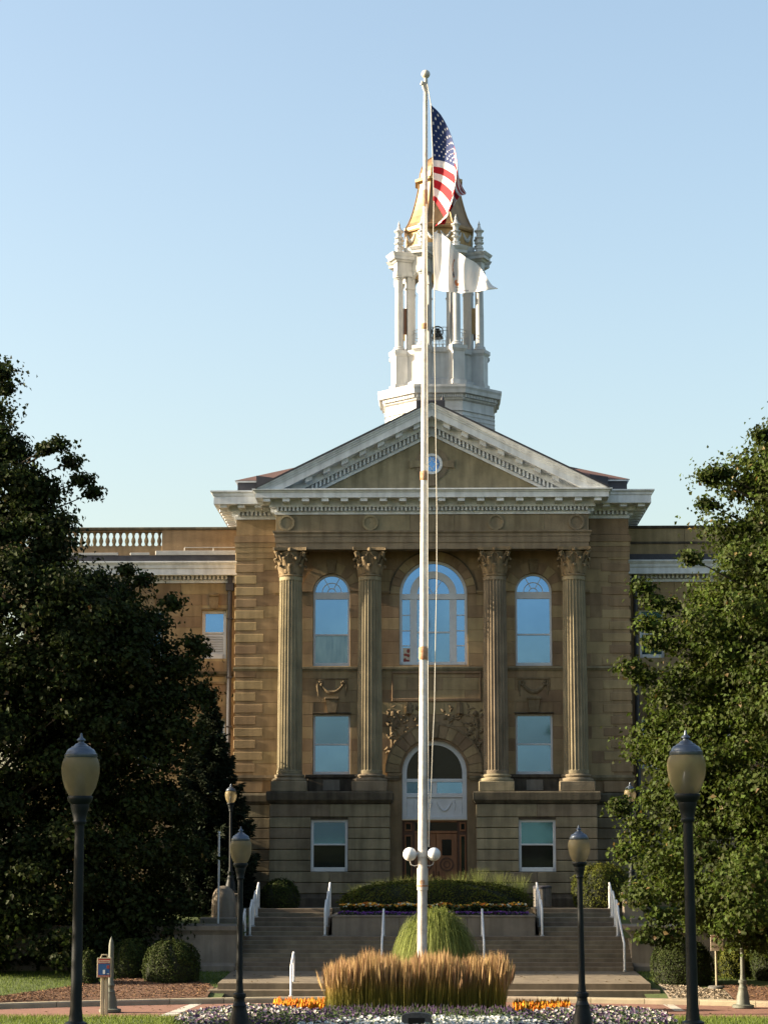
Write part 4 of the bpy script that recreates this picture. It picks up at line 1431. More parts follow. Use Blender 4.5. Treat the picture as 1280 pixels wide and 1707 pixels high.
    MB().box(xa, xb, YG + 0.6, 94, Z(960, YG), Z(928, YG)).build('wing_roof', M['flash'], hall)
    # downspout
    xd = s * X(339, 1100, YG)
    md = MB()
    md.tube([(xd, YG - 0.13, Z(985, YG)), (xd, YG - 0.13, zt)], 0.085, 8)
    md.cbox(xd - 0.15, xd + 0.15, YG - 0.28, YG - 0.02, Z(985, YG), Z(972, YG), 0.02)
    md.cbox(xd - 0.085, xd + 0.085, YG - 0.24, YG - 0.06, Z(972, YG), Z(958, YG), 0.01)
    for v in (1030, 1128, 1210):
        md.cbox(xd - 0.12, xd + 0.12, YG - 0.23, YG - 0.01, Z(v + 2, YG), Z(v, YG), 0.005)
    md.build('downspout', M['flash'], hall)

# ---------------------------------------------------------------- bell tower (part of the hall)
TX, TY = 0.32, 87.0


def octp(a, cx=TX, cy=TY):
    r = a / math.cos(PI / 8)
    return [(cx + r * math.cos(PI / 8 + k * PI / 4), cy + r * math.sin(PI / 8 + k * PI / 4)) for k in range(8)]


def oct_solid(name, prof, m, cap=True, parent=hall):
    """prof: (apothem, z) from bottom to top"""
    mb = MB()
    p = [(0.0, prof[0][1])] + list(prof) + [(0.0, prof[-1][1])]
    mb.sweep(octp(0.01), [(max(a - 0.01, -0.005), z) for a, z in p], True)
    return mb.build(name, m, parent)


def TZ(py, px_a):
    """height of a level seen on the tower's front face, px_a = half width there"""
    return Z(py, TY - px_a / 41.5)


def TA(px, py):
    return X(px, py, TY)


a1 = TA(90, 690)
oct_solid('tower_base', [(a1 * 1.0, Z(760, TY)), (a1, TZ(690, 91)), (a1 - 0.03, TZ(689, 91)), (a1 - 0.03, TZ(667, 91))], M['tower'])
for v in (706, 699, 692, 684):
    oct_solid('tower_band', [(a1 + 0.02, TZ(v, 91)), (a1 + 0.02, TZ(v - 2.2, 91))], M['tower'])
a2 = TA(102, 650)
oct_solid('tower_cornice', [(a1, TZ(667, 91)), (a1 + 0.06, TZ(665, 91)), (a1 + 0.08, TZ(657, 95)), (a2 - 0.10, TZ(655, 98)), (a2 - 0.06, TZ(654, 100)), (a2 - 0.04, TZ(648, 100)), (a2, TZ(644, 102)), (a2, TZ(640, 102)), (a2 - 0.3, TZ(638, 102))], M['tower'])
d = MB()
pp = octp(a1)
for k in range(8):
    d.blocks_along(pp[k], pp[(k + 1) % 8], 0.06, 0.15, TZ(662, 93), TZ(657, 93), 0.085, 0.05)
tag(d.build('dentil_course', M['tower'], hall), kind='stuff')
# second stage: core and eight pedestals
ac = TA(60, 600)
z20, z21, z22, z23 = TZ(639, 82), TZ(625, 80), TZ(584, 80), TZ(574, 80)
oct_solid('belfry_podium', [(ac + 0.12, z20 - 0.1), (ac + 0.12, z21 - 0.1), (ac, z21), (ac, z22), (ac + 0.08, z22 + 0.05), (ac + 0.1, z23 - 0.02), (ac - 0.2, z23 - 0.02)], M['tower'])


def radial_box(mb, ang, r0, r1, hw, z0, z1, flare=None):
    u = Vector((math.cos(ang), math.sin(ang)))
    w = Vector((-u.y, u.x))
    c = Vector((TX, TY))
    q = [c + u * r0 - w * hw, c + u * r1 - w * hw, c + u * r1 + w * hw, c + u * r0 + w * hw]
    q2 = q
    if flare:
        q2 = [c + u * r0 - w * (hw + flare), c + u * (r1 + flare) - w * (hw + flare), c + u * (r1 + flare) + w * (hw + flare), c + u * r0 + w * (hw + flare)]
    mb.add([(p.x, p.y, z0) for p in q] + [(p.x, p.y, z1) for p in q2], [(3, 2, 1, 0), (4, 5, 6, 7), (0, 1, 5, 4), (1, 2, 6, 5), (2, 3, 7, 6), (3, 0, 4, 7)])


RC = TA(72, 520)                                       # ring of free columns
RP = TA(51, 520)                                       # ring of inner piers
cr = TA(6.8, 520)
zk0, zk1 = TZ(574, 72), TZ(452, 72)                    # column foot and head
ze0, ze1 = TZ(446, 72), TZ(411, 76)
col_me = MB().lathe([(cr * 1.45, 0), (cr * 1.45, 0.05), (cr * 1.2, 0.08), (cr * 1.3, 0.11), (cr, 0.15), (cr, (zk1 - zk0) * 0.4), (cr * 0.88, zk1 - zk0 - 0.1), (cr * 1.1, zk1 - zk0 - 0.08), (cr * 0.9, zk1 - zk0 - 0.05), (cr * 1.35, zk1 - zk0 + 0.0), (cr * 1.4, zk1 - zk0 + 0.08)], 0, 0, 16).mesh('belfry_column', M['tower'], True)
hp = TZ(355, 72) - ze1
pin = [(0.155, 0), (0.155, 0.14), (0.19, 0.15), (0.19, 0.18), (0.12, 0.20), (0.115, 0.27), (0.20, 0.31), (0.205, 0.335), (0.12, 0.36), (0.115, 0.44), (0.19, 0.47), (0.19, 0.50), (0.11, 0.52), (0.12, 0.60), (0.15, 0.64), (0.21, 0.67), (0.205, 0.69), (0.12, 0.72), (0.07, 0.79), (0.045, 0.85), (0.06, 0.87), (0.05, 0.89), (0.02, 0.94), (0.0, 1.0)]
pin_me = MB().lathe([(r, t * hp) for r, t in pin], 0, 0, 8, rot=PI / 8).mesh('pinnacle', M['tower'])
for k in range(8):
    ang = PI / 8 + k * PI / 4
    u = Vector((math.cos(ang), math.sin(ang)))
    cx, cy = TX + u.x * RC, TY + u.y * RC
    mb = MB()
    radial_box(mb, ang, ac * 0.9, RC + 0.30, 0.30, z20, z21 - 0.16)
    radial_box(mb, ang, ac * 0.9, RC + 0.24, 0.25, z21 - 0.158, z22)
    radial_box(mb, ang, ac * 0.9, RC + 0.25, 0.26, z22 + 0.002, z22 + 0.1, 0.06)
    radial_box(mb, ang, ac * 0.9, RC + 0.32, 0.33, z22 + 0.102, z23)
    mb.build('pedestal', M['tower'], hall)
    link('belfry_column', col_me, hall, (cx, cy, zk0))
    mb = MB()
    radial_box(mb, ang, RP - 0.13, RP + 0.19, 0.135, z23 - 0.02, TZ(444, 72))
    radial_box(mb, ang, RP - 0.15, RP + 0.22, 0.165, z23 - 0.018, z23 + 0.14)
    radial_box(mb, ang, RP - 0.15, RP + 0.22, 0.165, TZ(470, 72), TZ(467, 72))
    mb.build('belfry_pier', M['tower'], hall)
    mb = MB()
    radial_box(mb, ang, RP - 0.1, RC + 0.18, 0.20, zk1 + 0.06, ze0 + 0.12)
    radial_box(mb, ang, RP - 0.1, RC + 0.15, 0.17, ze0 + 0.122, TZ(426, 72))
    radial_box(mb, ang, RP - 0.1, RC + 0.20, 0.22, TZ(426, 72) + 0.002, TZ(422, 74), 0.06)
    radial_box(mb, ang, RP - 0.1, RC + 0.34, 0.34, TZ(422, 74) + 0.002, TZ(416, 76))
    radial_box(mb, ang, RP - 0.1, RC + 0.36, 0.36, TZ(416, 76) + 0.002, ze1, 0.06)
    mb.build('entablature_block', M['tower'], hall)
    link('pinnacle', pin_me, hall, (cx, cy, ze1))
    # brown board between column and pier
    mb = MB()
    radial_box(mb, ang, RP + 0.19, RC - cr * 1.2, 0.05, TZ(546, 70), TZ(503, 70))
    mb.build('brown_board', M['ochre'] if k % 2 else M['wood_dark'], hall)
# inner ring: arches and entablature
ai = TA(50, 450)
zi0, zi1 = TZ(458, 50), TZ(405, 55)
oct_solid('belfry_entablature', [(ai + 0.02, TZ(446, 50)), (ai + 0.02, TZ(425, 50)), (ai + 0.1, TZ(421, 50)), (ai + 0.2, TZ(412, 55)), (ai + 0.22, zi1), (ai, zi1 + 0.02)], M['tower'])
for k in range(8):                                     # arch panels between the piers
    a = k * PI / 4
    u = Vector((math.cos(a), math.sin(a)))
    w = Vector((-u.y, u.x))
    hwid = ai * math.tan(PI / 8)
    zsp = TZ(468, 50)
    rr = hwid - 0.14
    poly = [(-hwid, zsp), (-rr, zsp)] + [(-rr * math.cos(t), zsp + (TZ(449, 50) - zsp) * math.sin(t)) for t in [PI * j / 12 for j in range(1, 12)]] + [(rr, zsp), (hwid, zsp), (hwid, TZ(445, 50)), (-hwid, TZ(445, 50))]
    mb = MB()
    n = len(poly)
    vs = []
    for rad in (ai + 0.0, ai - 0.16):
        for t, zz in poly:
            p = Vector((TX, TY)) + u * rad + w * t
            vs.append((p.x, p.y, zz))
    mb.add(vs, [tuple(range(n)), tuple(range(2 * n - 1, n - 1, -1))] + [(j, (j + 1) % n, n + (j + 1) % n, n + j) for j in range(n)])
    mb.build('belfry_arch', M['tower'], hall)
    # iron railing
    mb = MB()
    rad = ai - 0.05
    hw = hwid - 0.1
    z0, z1 = z23, TZ(545, 50)

    def P3(t, zz):
        q = Vector((TX, TY)) + u * rad + w * t
        return (q.x, q.y, zz)
    for zz in (z0 + 0.06, z1 - 0.14, z1):
        mb.tube([P3(-hw, zz), P3(hw, zz)], 0.014, 5)
    for j in range(7):
        t = -hw + 2 * hw * j / 6
        mb.tube([P3(t, z0), P3(t, z1)], 0.010, 5)
    for j in range(3):
        t = -hw + 2 * hw * (j + 0.5) / 3
        mb.tube([P3(t - hw / 3, z0 + 0.08), P3(t + hw / 3, z1 - 0.15)], 0.008, 5)
        mb.tube([P3(t + hw / 3, z0 + 0.08), P3(t - hw / 3, z1 - 0.15)], 0.008, 5)
    mb.build('iron_railing', M['galv'], hall)
# bell hanging low in the open belfry
mb = MB()
bz = TZ(571, 10)
mb.lathe([(0.24, 0), (0.235, 0.04), (0.18, 0.14), (0.14, 0.26), (0.12, 0.36), (0.05, 0.42), (0.0, 0.43)], TX - 0.08, TY - 0.9, 20, bz)
mb.annulus(TX - 0.08, bz + 0.22, 0.20, 0.235, 0, 2 * PI, TY - 1.2, TY - 1.17, 24)
for k in range(6):
    a = k * PI / 3
    mb.tube([(TX - 0.08, TY - 1.185, bz + 0.22), (TX - 0.08 + 0.21 * math.cos(a), TY - 1.185, bz + 0.22 + 0.21 * math.sin(a))], 0.012, 5)
mb.build('belfry_bell', M['bronze'], hall, smooth=True)
oct_solid('belfry_ceiling', [(ai - 0.2, TZ(447, 50)), (ai - 0.2, TZ(440, 50))], M['ochre'])
# attic drum and copper roof
ad = TA(53, 390)
oct_solid('attic_drum', [(ad, zi1), (ad, TZ(379, 55))], M['ochre'])
for k in range(8):
    a = k * PI / 4
    u = Vector((math.cos(a), math.sin(a)))
    w = Vector((-u.y, u.x))
    mb = MB()
    for q in (-1, 1):
        pts = []
        for j in range(9):
            t = j / 8
            c = Vector((TX, TY)) + u * (ad + 0.015) + w * (q * (0.06 + 0.42 * t))
            pts.append((c.x, c.y, TZ(384, 55) - 0.28 * math.sin(PI * t)))
        mb.tube(pts, [0.03 + 0.05 * math.sin(PI * j / 8) for j in range(9)], 6)
    mb.build('drum_festoon', M['tower'], hall, smooth=True)
ar = TA(57.5, 376)
oct_solid('copper_eave', [(ad, TZ(380, 55)), (ar - 0.02, TZ(379, 57)), (ar, TZ(376, 57)), (ar, TZ(372, 57)), (ar - 0.08, TZ(370, 57))], M['copper'])
prof = []
for v, w_ in ((371, 54.5), (365, 50.5), (355, 46), (345, 42.5), (335, 39.6), (325, 37), (315, 34.8), (306, 33), (299, 32)):
    prof.append((TA(w_, v), TZ(v, w_)))
oct_solid('copper_dome', prof, M['copper'])
hip = MB()
for k in range(8):
    ang = PI / 8 + k * PI / 4
    pts = [(TX + math.cos(ang) * (a / math.cos(PI / 8)), TY + math.sin(ang) * (a / math.cos(PI / 8)), z) for a, z in prof]
    MB().tube(pts, 0.035, 6).build('dome_rib', M['copper'], hall)
oct_solid('lantern_collar', [(TA(32, 299), TZ(300, 34)), (TA(36, 298), TZ(298, 36)), (TA(39, 296), TZ(297, 39)), (TA(39, 293), TZ(292.5, 39)), (TA(34, 292), TZ(291.5, 38))], M['ochre'])
prof = []
for v, w_ in ((292, 31.5), (284, 30.5), (276, 28), (269, 23.5), (264, 17.5), (260.5, 10), (259, 4)):
    prof.append((TA(w_, v), TZ(v, w_)))
oct_solid('lantern_cap', prof, M['copper'])
for k in range(8):
    ang = PI / 8 + k * PI / 4
    pts = [(TX + math.cos(ang) * (a / math.cos(PI / 8)), TY + math.sin(ang) * (a / math.cos(PI / 8)), z) for a, z in prof]
    MB().tube(pts, 0.03, 6).build('dome_rib', M['copper'], hall)
MB().lathe([(0.07, 0), (0.09, 0.04), (0.04, 0.08), (0.02, 0.2), (0.0, 0.22)], TX, TY, 10, prof[-1][1] - 0.02).build('finial', M['copper'], hall)

# ---------------------------------------------------------------- stairs, planter, walls
XL = 6.28
stairs = thing('front_stairs', 'wide concrete entrance stairs climbing from the drive to the hall', 'stairs', (0, Y_LF, 0.15))
g = 0.004
yk = kerb_y(0) + 0.36
for k, (za, zb, ya) in enumerate(((0.10, 0.315, Y_LF - 0.34), )):
    MB().cbox(-XL - 0.30, XL + 0.30, ya, Y_LB, -0.05, 0.315, 0.015).build('step', M['concrete'], stairs)
mb = MB()
mb.add([(-XL - 0.05, Y_LF, 0.30), (XL + 0.05, Y_LF, 0.30), (XL + 0.05, Y_LB + 0.1, 0.30), (-XL - 0.05, Y_LB + 0.1, 0.30), (-XL - 0.05, Y_LF, Z_LAND0), (XL + 0.05, Y_LF, Z_LAND0), (XL + 0.05, Y_LB + 0.1, Z_LAND1), (-XL - 0.05, Y_LB + 0.1, Z_LAND1)],
       [(3, 2, 1, 0), (4, 5, 6, 7), (0, 1, 5, 4), (1, 2, 6, 5), (2, 3, 7, 6), (3, 0, 4, 7)])
mb.build('landing', M['concrete'], stairs)
NR = 8
rise = (Z_MID - Z_LAND1) / NR
for k in range(NR):
    ya = Y_LB + 0.30 * k
    MB().cbox(-XL, XL, ya, 74.2 if k < NR - 1 else 79.0, 0.2, Z_LAND1 + rise * (k + 1), 0.012).build('step', M['concrete'], stairs)
Y_PL = 73.75                                           # planter front
XP = X(169.5, 1540, Y_PL)
XUP = 6.18
up = (zt - Z_MID) / 6
for s in (-1, 1):
    xa, xb = sorted((s * (XP + 0.12), s * XUP))
    for k in range(6):
        ya = 73.72 + (k // 2) * 1.40 + (k % 2) * 0.32
        MB().cbox(xa, xb, ya, 78.2, 0.5, Z_MID + up * (k + 1) - (0.003 if k == 5 else 0), 0.012).build('step', M['concrete'], stairs)
sidewalk = tag(MB().box(-XL - 0.3, XL + 0.3, yk - 0.02, Y_LF - 0.3, 0.0, 0.146).build('sidewalk', M['kerb']), kind='structure')

zpl = Z(1525.5, Y_PL)
planter = thing('stone_planter', 'raised concrete planter in the middle of the stairs with flowers and hedge', 'planter', (0, Y_PL, Z_MID))
for k in range(3):
    p, q = -XP + 2 * XP * k / 3, -XP + 2 * XP * (k + 1) / 3
    MB().cbox(p + 0.004, q - 0.004, Y_PL, Y_PL + 0.25, Z_MID - 0.2, zpl - 0.06, 0.012).build('wall_panel', M['limestone'], planter)
for s in (-1, 1):
    a, b = sorted((s * XP, s * (XP - 0.25)))
    MB().cbox(a, b, Y_PL + 0.254, 77.8, Z_MID - 0.2, zpl - 0.06, 0.012).build('wall_panel', M['limestone'], planter)
MB().sweep([(-XP, 77.8), (-XP, Y_PL), (XP, Y_PL), (XP, 77.8)], [(-0.28, zpl - 0.06), (0.03, zpl - 0.06), (0.03, zpl - 0.008), (0.02, zpl), (-0.28, zpl)]).build('coping', M['limestone'], planter)
mb = MB()
mb.add([(-XP + 0.2, Y_PL + 0.2, zpl - 0.06), (XP - 0.2, Y_PL + 0.2, zpl - 0.06), (XP - 0.2, 77.8, zpl + 0.1), (-XP + 0.2, 77.8, zpl + 0.1)], [(0, 1, 2, 3)])
mb.build('soil', M['soil'], planter)

for s, nm in ((-1, 'left'), (1, 'right')):
    lw = thing('retaining_wall', 'low stone retaining wall with moulded cap %s of the stairs' % nm, 'wall', (s * (XL + 1), Y_WALL, 0.3), 'retaining walls beside the stairs')
    xa = s * (XL - 0.12)
    zc0, zc1 = 0.25, Z(1544, Y_WALL)
    prof_ = [(0.16, zc0), (0.16, 0.62 + 0.12), (0.10, 0.62 + 0.17), (0.06, 0.62 + 0.22), (0.04, zc1 - 0.28), (0.09, zc1 - 0.2), (0.15, zc1 - 0.13), (0.16, zc1)]
    segs = [0.0, 2.2, 4.4, 6.6, 9, 12, 16, 22, 30]
    for i in range(len(segs) - 1):
        a, b = sorted((xa + s * segs[i], xa + s * segs[i + 1]))
        a += 0.004
        b -= 0.004
        path = [(a, Y_WALL + 0.5), (a, Y_WALL + 0.16), (b, Y_WALL + 0.16), (b, Y_WALL + 0.5)]
        if i == 0:                                       # moulded end beside the stairs
            path = [(a, Y_WALL + 0.5), (a + (0.16 if s > 0 else 0), Y_WALL + 0.16), (b - (0.16 if s < 0 else 0), Y_WALL + 0.16), (b, Y_WALL + 0.5)]
            path = [(a + (0.16 if s > 0 else 0), 74.5), (a + (0.16 if s > 0 else 0), Y_WALL + 0.16), (b - (0.16 if s < 0 else 0), Y_WALL + 0.16), (b - (0.16 if s < 0 else 0), 74.5)]
        q = prof_ if i == 0 else [(o, z) for o, z in prof_]
        if i == 0:
            MB().sweep(path, [(-0.1, zc0)] + prof_ + [(-0.1, zc1)]).build('wall_pier', M['limestone'], lw)
            MB().cbox(min(path[0][0], path[3][0]), max(path[0][0], path[3][0]), Y_WALL + 0.14, 74.5, 1.0, zc1 - 0.002, 0.01).build('wall_top', M['limestone'], lw)
        else:
            MB().sweep([(a, Y_WALL + 0.16), (b, Y_WALL + 0.16)], [(-0.35, zc0)] + prof_ + [(-0.35, zc1)]).build('wall_panel', M['limestone'], lw)
    # upper pier further back
    a, b = sorted((s * (XL + 0.35), s * (XL + 1.6)))
    MB().cbox(a, b, 75.6, 76.2, 1.4, Z(1530, 75.6), 0.03).build('upper_pier', M['limestone'], lw)

# handrails -----------------------------------------------------------------------


def handrail(x, y0, z0, y1, z1, label, h=0.86, r=0.036):
    hr = thing('handrail', label, 'handrail', (x, y0, z0), 'white pipe handrails on the stairs')
    pts = [(x, y0, z0 + h * 0.4), (x, y0, z0 + h - 0.10), (x, y0 + 0.06, z0 + h), (x, y1 - 0.06, z1 + h), (x, y1, z1 + h - 0.1), (x, y1, z1 + h * 0.4)]
    MB().tube(pts, r, 10).build('top_rail', M['rail'], hr, smooth=True)
    MB().tube([(x, y0, z0 - 0.02), (x, y0, z0 + h * 0.4)], r, 10).build('post', M['rail'], hr, smooth=True)
    MB().tube([(x, y1, z1 - 0.02), (x, y1, z1 + h * 0.4)], r, 10).build('post', M['rail'], hr, smooth=True)
    for yy, zz in ((y0, z0), (y1, z1)):
        MB().lathe([(0.075, 0), (0.075, 0.012), (0.045, 0.02), (0.04, 0.05)], x, yy, 12, zz).build('base_plate', M['galv'], hr)


names4 = ['white handrail at the left edge of the lower flight', 'white handrail left of centre on the lower flight', 'white handrail right of centre on the lower flight', 'white handrail at the right edge of the lower flight']
for x, lb in zip((-6.15, X(-85, 1560, 71.5), X(83, 1560, 71.5), X(314, 1560, 71.5)), names4):
    handrail(x, 70.75, 0.62, 73.25, Z_MID, lb)
pos = {'left outer edge': -6.02, 'left side of the planter': -XP - 0.22, 'right side of the planter': XP + 0.22, 'right outer edge': 6.05}
for k, tier in enumerate(('lowest', 'middle', 'topmost')):
    for nm, x in pos.items():
        y0 = 73.65 + 1.40 * k
        handrail(x, y0, Z_MID + 2 * up * k, y0 + 0.8, Z_MID + 2 * up * (k + 1), '%s short handrail of the upper steps, %s' % (tier, nm))
handrail(X(-236, 1640, 65.9), 65.55, 0.15, 66.7, 0.49, 'lone white handrail on the two steps nearest the drive')

# ---------------------------------------------------------------- flagpole
YF = 60.0
pole_b = at(703.5, 1640, YF)
pole_t = at(709.5, 131, YF)
fp = thing('flagpole', 'tall peeling white flagpole with rusty collars and two ball lights', 'flagpole', (pole_b.x, YF, 0.0))
zb0 = 0.05


def pole_at(py):
    t = (py - 131) / (1640 - 131)
    px = 709.5 + (703.5 - 709.5) * t
    return at(px, py, YF)


def pole_r(py):
    return (3.6 + 4.8 * (py - 131) / (1640 - 131)) / 62.0


seg_py = [1700, 1477, 1088, 796, 548, 330, 131]
for i in range(len(seg_py) - 1):
    p0, p1 = pole_at(seg_py[i]), pole_at(seg_py[i + 1])
    p0.z = max(p0.z, 0.0)
    MB().tube([p0, p1], [pole_r(seg_py[i]) * 1.02, pole_r(seg_py[i + 1]) * 0.98], 20).build('pole_section', M['pole'], fp, smooth=True)
for py, h in ((1100, 22), (801, 16), (549, 10), (345, 28)):
    p0, p1 = pole_at(py), pole_at(py - h)
    r = pole_r(py)
    MB().tube([p0, p0.lerp(p1, 0.1), p0.lerp(p1, 0.9), p1], [r * 1.05, r * (1.2 if py > 400 else 1.08), r * (1.2 if py > 400 else 1.08), r * 1.02], 16).build('rusty_collar', M['rust'], fp, smooth=True)
p0, p1 = pole_at(1484), pole_at(1447)
MB().tube([p0, p1], pole_r(1470) * 1.16, 20).build('white_sleeve', M['pole'], fp, smooth=True)
p0, p1 = pole_at(1478), pole_at(1475)
MB().tube([p0, p1], pole_r(1470) * 1.24, 20).build('rusty_collar', M['rust'], fp, smooth=True)
mb = MB()                                               # rust patch where the paint has flaked
c = pole_at(1471)
for k in range(3):
    a0 = -2.2 + k * 0.35
    q = [c + Vector((math.cos(a) * pole_r(1470) * 1.18, math.sin(a) * pole_r(1470) * 1.18, dz)) for a, dz in ((a0, -0.03), (a0 + 0.33, -0.05), (a0 + 0.31, 0.07 - k * 0.01), (a0 + 0.04, 0.04 + 0.02 * k))]
    mb.add(q, [(0, 1, 2, 3)])
mb.build('rust_patch', M['rust'], fp)
tp = pole_at(131)
MB().lathe([(0.03, -0.14), (0.055, -0.12), (0.06, -0.10), (0.125 * math.sin(0.4), -0.125 * math.cos(0.4))] + [(0.125 * math.sin(PI * k / 12 + 0.4) if k < 11 else 0.0, -0.125 * math.cos(min(PI, PI * k / 12 + 0.4))) for k in range(1, 12)], tp.x, tp.y, 18, tp.z + 0.13).build('ball_finial', M['pole'], fp, smooth=True)
t2 = pole_at(140)
mb = MB()
mb.tube([t2 + Vector((0.02, -0.02, 0)), t2 + Vector((-0.11, -0.05, 0.03)), t2 + Vector((-0.13, -0.05, -0.05))], [0.04, 0.05, 0.03], 8)
mb.tube([t2 + Vector((-0.09, -0.04, 0.02)), t2 + Vector((-0.06, -0.04, -0.14)), t2 + Vector((0.0, -0.04, -0.3))], [0.045, 0.035, 0.02], 8)
mb.build('pulley_truck', M['pole'], fp, smooth=True)
for s in (-1, 1):
    c = at(703 + s * 20, 1424, YF)
    R_ = 0.182
    MB().lathe([(R_ * math.sin(PI * k / 14), -R_ * math.cos(PI * k / 14)) for k in range(15)], c.x, c.y - 0.05, 20, c.z, cap=False).build('ball_light', M['rail'], fp, smooth=True)
    b = pole_at(1424)
    mb = MB()
    mb.tube([(b.x, b.y - 0.05, b.z), (c.x - s * R_ * 0.9, c.y - 0.05, c.z)], 0.045, 8)
    mb.tube([(c.x, c.y - 0.05, c.z - R_ * 0.95), (c.x - s * 0.03, c.y - 0.05, c.z - R_ - 0.09), (c.x - s * 0.12, c.y - 0.05, c.z - R_ - 0.13), (b.x + s * 0.1, b.y - 0.05, c.z - R_ - 0.10)], 0.014, 6)
    mb.build('light_bracket', M['pole'], fp, smooth=True)
b = pole_at(1424)
MB().tube([pole_at(1429), pole_at(1418)], pole_r(1424) * 1.18, 18).build('bracket_clamp', M['pole'], fp, smooth=True)


def rope(pts, name='halyard'):
    q = [at(px, py, YF - 0.1) for px, py in pts]
    MB().tube(q, 0.013, 6).build(name, M['rope'], fp, smooth=True)


rope([(712, 140), (718, 174), (721, 262), (723, 335), (722, 388), (724, 484), (724, 560), (726, 700), (728, 850), (728, 960), (726, 1050), (725, 1120), (724, 1180), (721, 1240), (719, 1300), (716, 1360), (714, 1412)])
rope([(711, 340), (712, 500), (713, 800), (713, 1000), (713.5, 1200), (714, 1300), (715, 1412)])

# flags ---------------------------------------------------------------------------


def cr1(p, t):
    """Catmull-Rom through the list p at t in 0..1"""
    n = len(p) - 1
    f = min(t * n, n - 1e-6)
    i = int(f)
    f -= i
    q = [Vector(p[max(i - 1, 0)]), Vector(p[i]), Vector(p[i + 1]), Vector(p[min(i + 2, n)])]
    return 0.5 * ((2 * q[1]) + (q[2] - q[0]) * f + (2 * q[0] - 5 * q[1] + 4 * q[2] - q[3]) * f * f + (3 * q[1] - q[0] - 3 * q[2] + q[3]) * f ** 3)


def cloth(name, grid, nu, nv, pick, mats, label, cat, sweep_back=-1.1):
    """grid[v][u] = (px, py, depth offset); pick(u, v) -> material index"""
    mb = MB()
    vs = []
    for j in range(nv + 1):
        v = j / nv
        for i in range(nu + 1):
            u = i / nu
            rows = [cr1(r, u) for r in grid]
            q = cr1(rows, v)
            vs.append(at(q[0], q[1], YF - 0.1 + q[2] * 1.7 + sweep_back * u))
    fs, mi = [], []
    for j in range(nv):
        for i in range(nu):
            fs.append((j * (nu + 1) + i, j * (nu + 1) + i + 1, (j + 1) * (nu + 1) + i + 1, (j + 1) * (nu + 1) + i))
            mi.append(pick((i + 0.5) / nu, (j + 0.5) / nv))
    me = bpy.data.meshes.new(name)
    me.from_pydata([tuple(p) for p in vs], [], fs)
    for m in mats:
        me.materials.append(m)
    me.polygons.foreach_set('material_index', mi)
    me.polygons.foreach_set('use_smooth', [True] * len(fs))
    o = link(name, me)
    sm = o.modifiers.new('cloth_thickness', 'SOLIDIFY')
    sm.thickness = 0.004
    return tag(o, label, cat)


def us_pick(u, v):
    if u < 0.40 and v < 7 / 13:
        su, sv = u / 0.40 * 12, v / (7 / 13) * 10
        iu, iv = round(su), round(sv)
        if 1 <= iu <= 11 and 1 <= iv <= 9 and (iu + iv) % 2 == 0 and abs(su - iu) < 0.24 and abs(sv - iv) < 0.20 and abs(su - iu) + abs(sv - iv) < 0.30:
            return 1
        return 2
    return 0 if int(v * 13) % 2 == 0 else 1


us_grid = [
    [(718.5, 175, 0), (735, 192, 0.10), (750, 221, 0.16), (758, 248, 0.10), (762, 272, 0.0), (764, 292, 0.25), (768, 306, 0.55), (777, 322, 0.35)],
    [(720, 220, 0), (736, 232, 0.12), (750, 246, 0.14), (758, 262, 0.05), (762.5, 279, -0.02), (763, 300, 0.28), (767, 316, 0.5), (774, 325, 0.3)],
    [(722, 261, 0), (737, 263, 0.12), (750, 269, 0.10), (759, 276, 0.02), (761, 290, -0.05), (756, 312, 0.2), (759, 324, 0.4), (764, 330, 0.25)],
    [(722.5, 296, 0), (736, 301, 0.10), (747, 309, 0.06), (755, 318, -0.02), (754, 332, -0.08), (748, 347, 0.1), (745, 356, 0.3), (744, 362, 0.2)],
    [(722, 334, 0), (728, 341, 0.08), (735, 353, 0.06), (741, 365, 0.02), (742, 373, -0.05), (734, 374, 0.05), (728, 374, 0.15), (725, 378, 0.1)],
]
cloth('national_flag', us_grid, 120, 91, us_pick, [M['red'], M['flagwhite'], M['navy']], 'red, white and blue striped flag with stars hanging from the flagpole', 'flag')


def il_pick(u, v):
    x, y = u * 100, v * 100
    if ((x - 47) / 4.5) ** 2 + ((y - 72) / 8) ** 2 < 1 and not ((x - 49) / 2) ** 2 + ((y - 68) / 5) ** 2 < 1:
        return 1
    if ((x - 40) / 1.4) ** 2 + ((y - 55) / 6) ** 2 < 1:
        return 2
    if abs(x - 41 - 3 * math.sin(y / 9)) < 0.7 and 25 < y < 60:
        return 1
    if ((x - 50) / 7) ** 2 + ((y - 83) / 2.2) ** 2 < 1:
        return 3
    if 44 < x < 64 and 88.5 < y < 92.5 and int(x * 1.25) % 2 == 0 and not (56.5 < x < 57.5):
        return 2
    return 0


il_grid = [
    [(722, 386, 0), (736, 391, 0.1), (750, 401, -0.05), (760, 416, 0.15), (775, 428, 0.0), (795, 440, 0.2), (808, 458, 0.05), (818, 474, 0.15)],
    [(722.5, 412, 0), (735, 415, 0.12), (748, 421, -0.05), (758, 433, 0.18), (772, 441, 0.0), (792, 452, 0.2), (808, 466, 0.05), (822, 477, 0.15)],
    [(723.5, 440, 0), (735, 443, 0.10), (747, 448, -0.06), (758, 455, 0.18), (772, 460, 0.0), (791, 466, 0.2), (808, 473, 0.0), (826, 479, 0.15)],
    [(724, 464, 0), (735, 468, 0.06), (747, 470, -0.06), (758, 473, 0.15), (772, 475, 0.0), (791, 477, 0.15), (808, 479, 0.0), (829, 480.5, 0.1)],
    [(722, 483, 0), (735, 485, 0.05), (747, 486.5, -0.05), (759, 488, 0.1), (773, 488.5, 0.0), (791, 487, 0.1), (808, 484, 0.0), (830, 481.5, 0.1)],
]
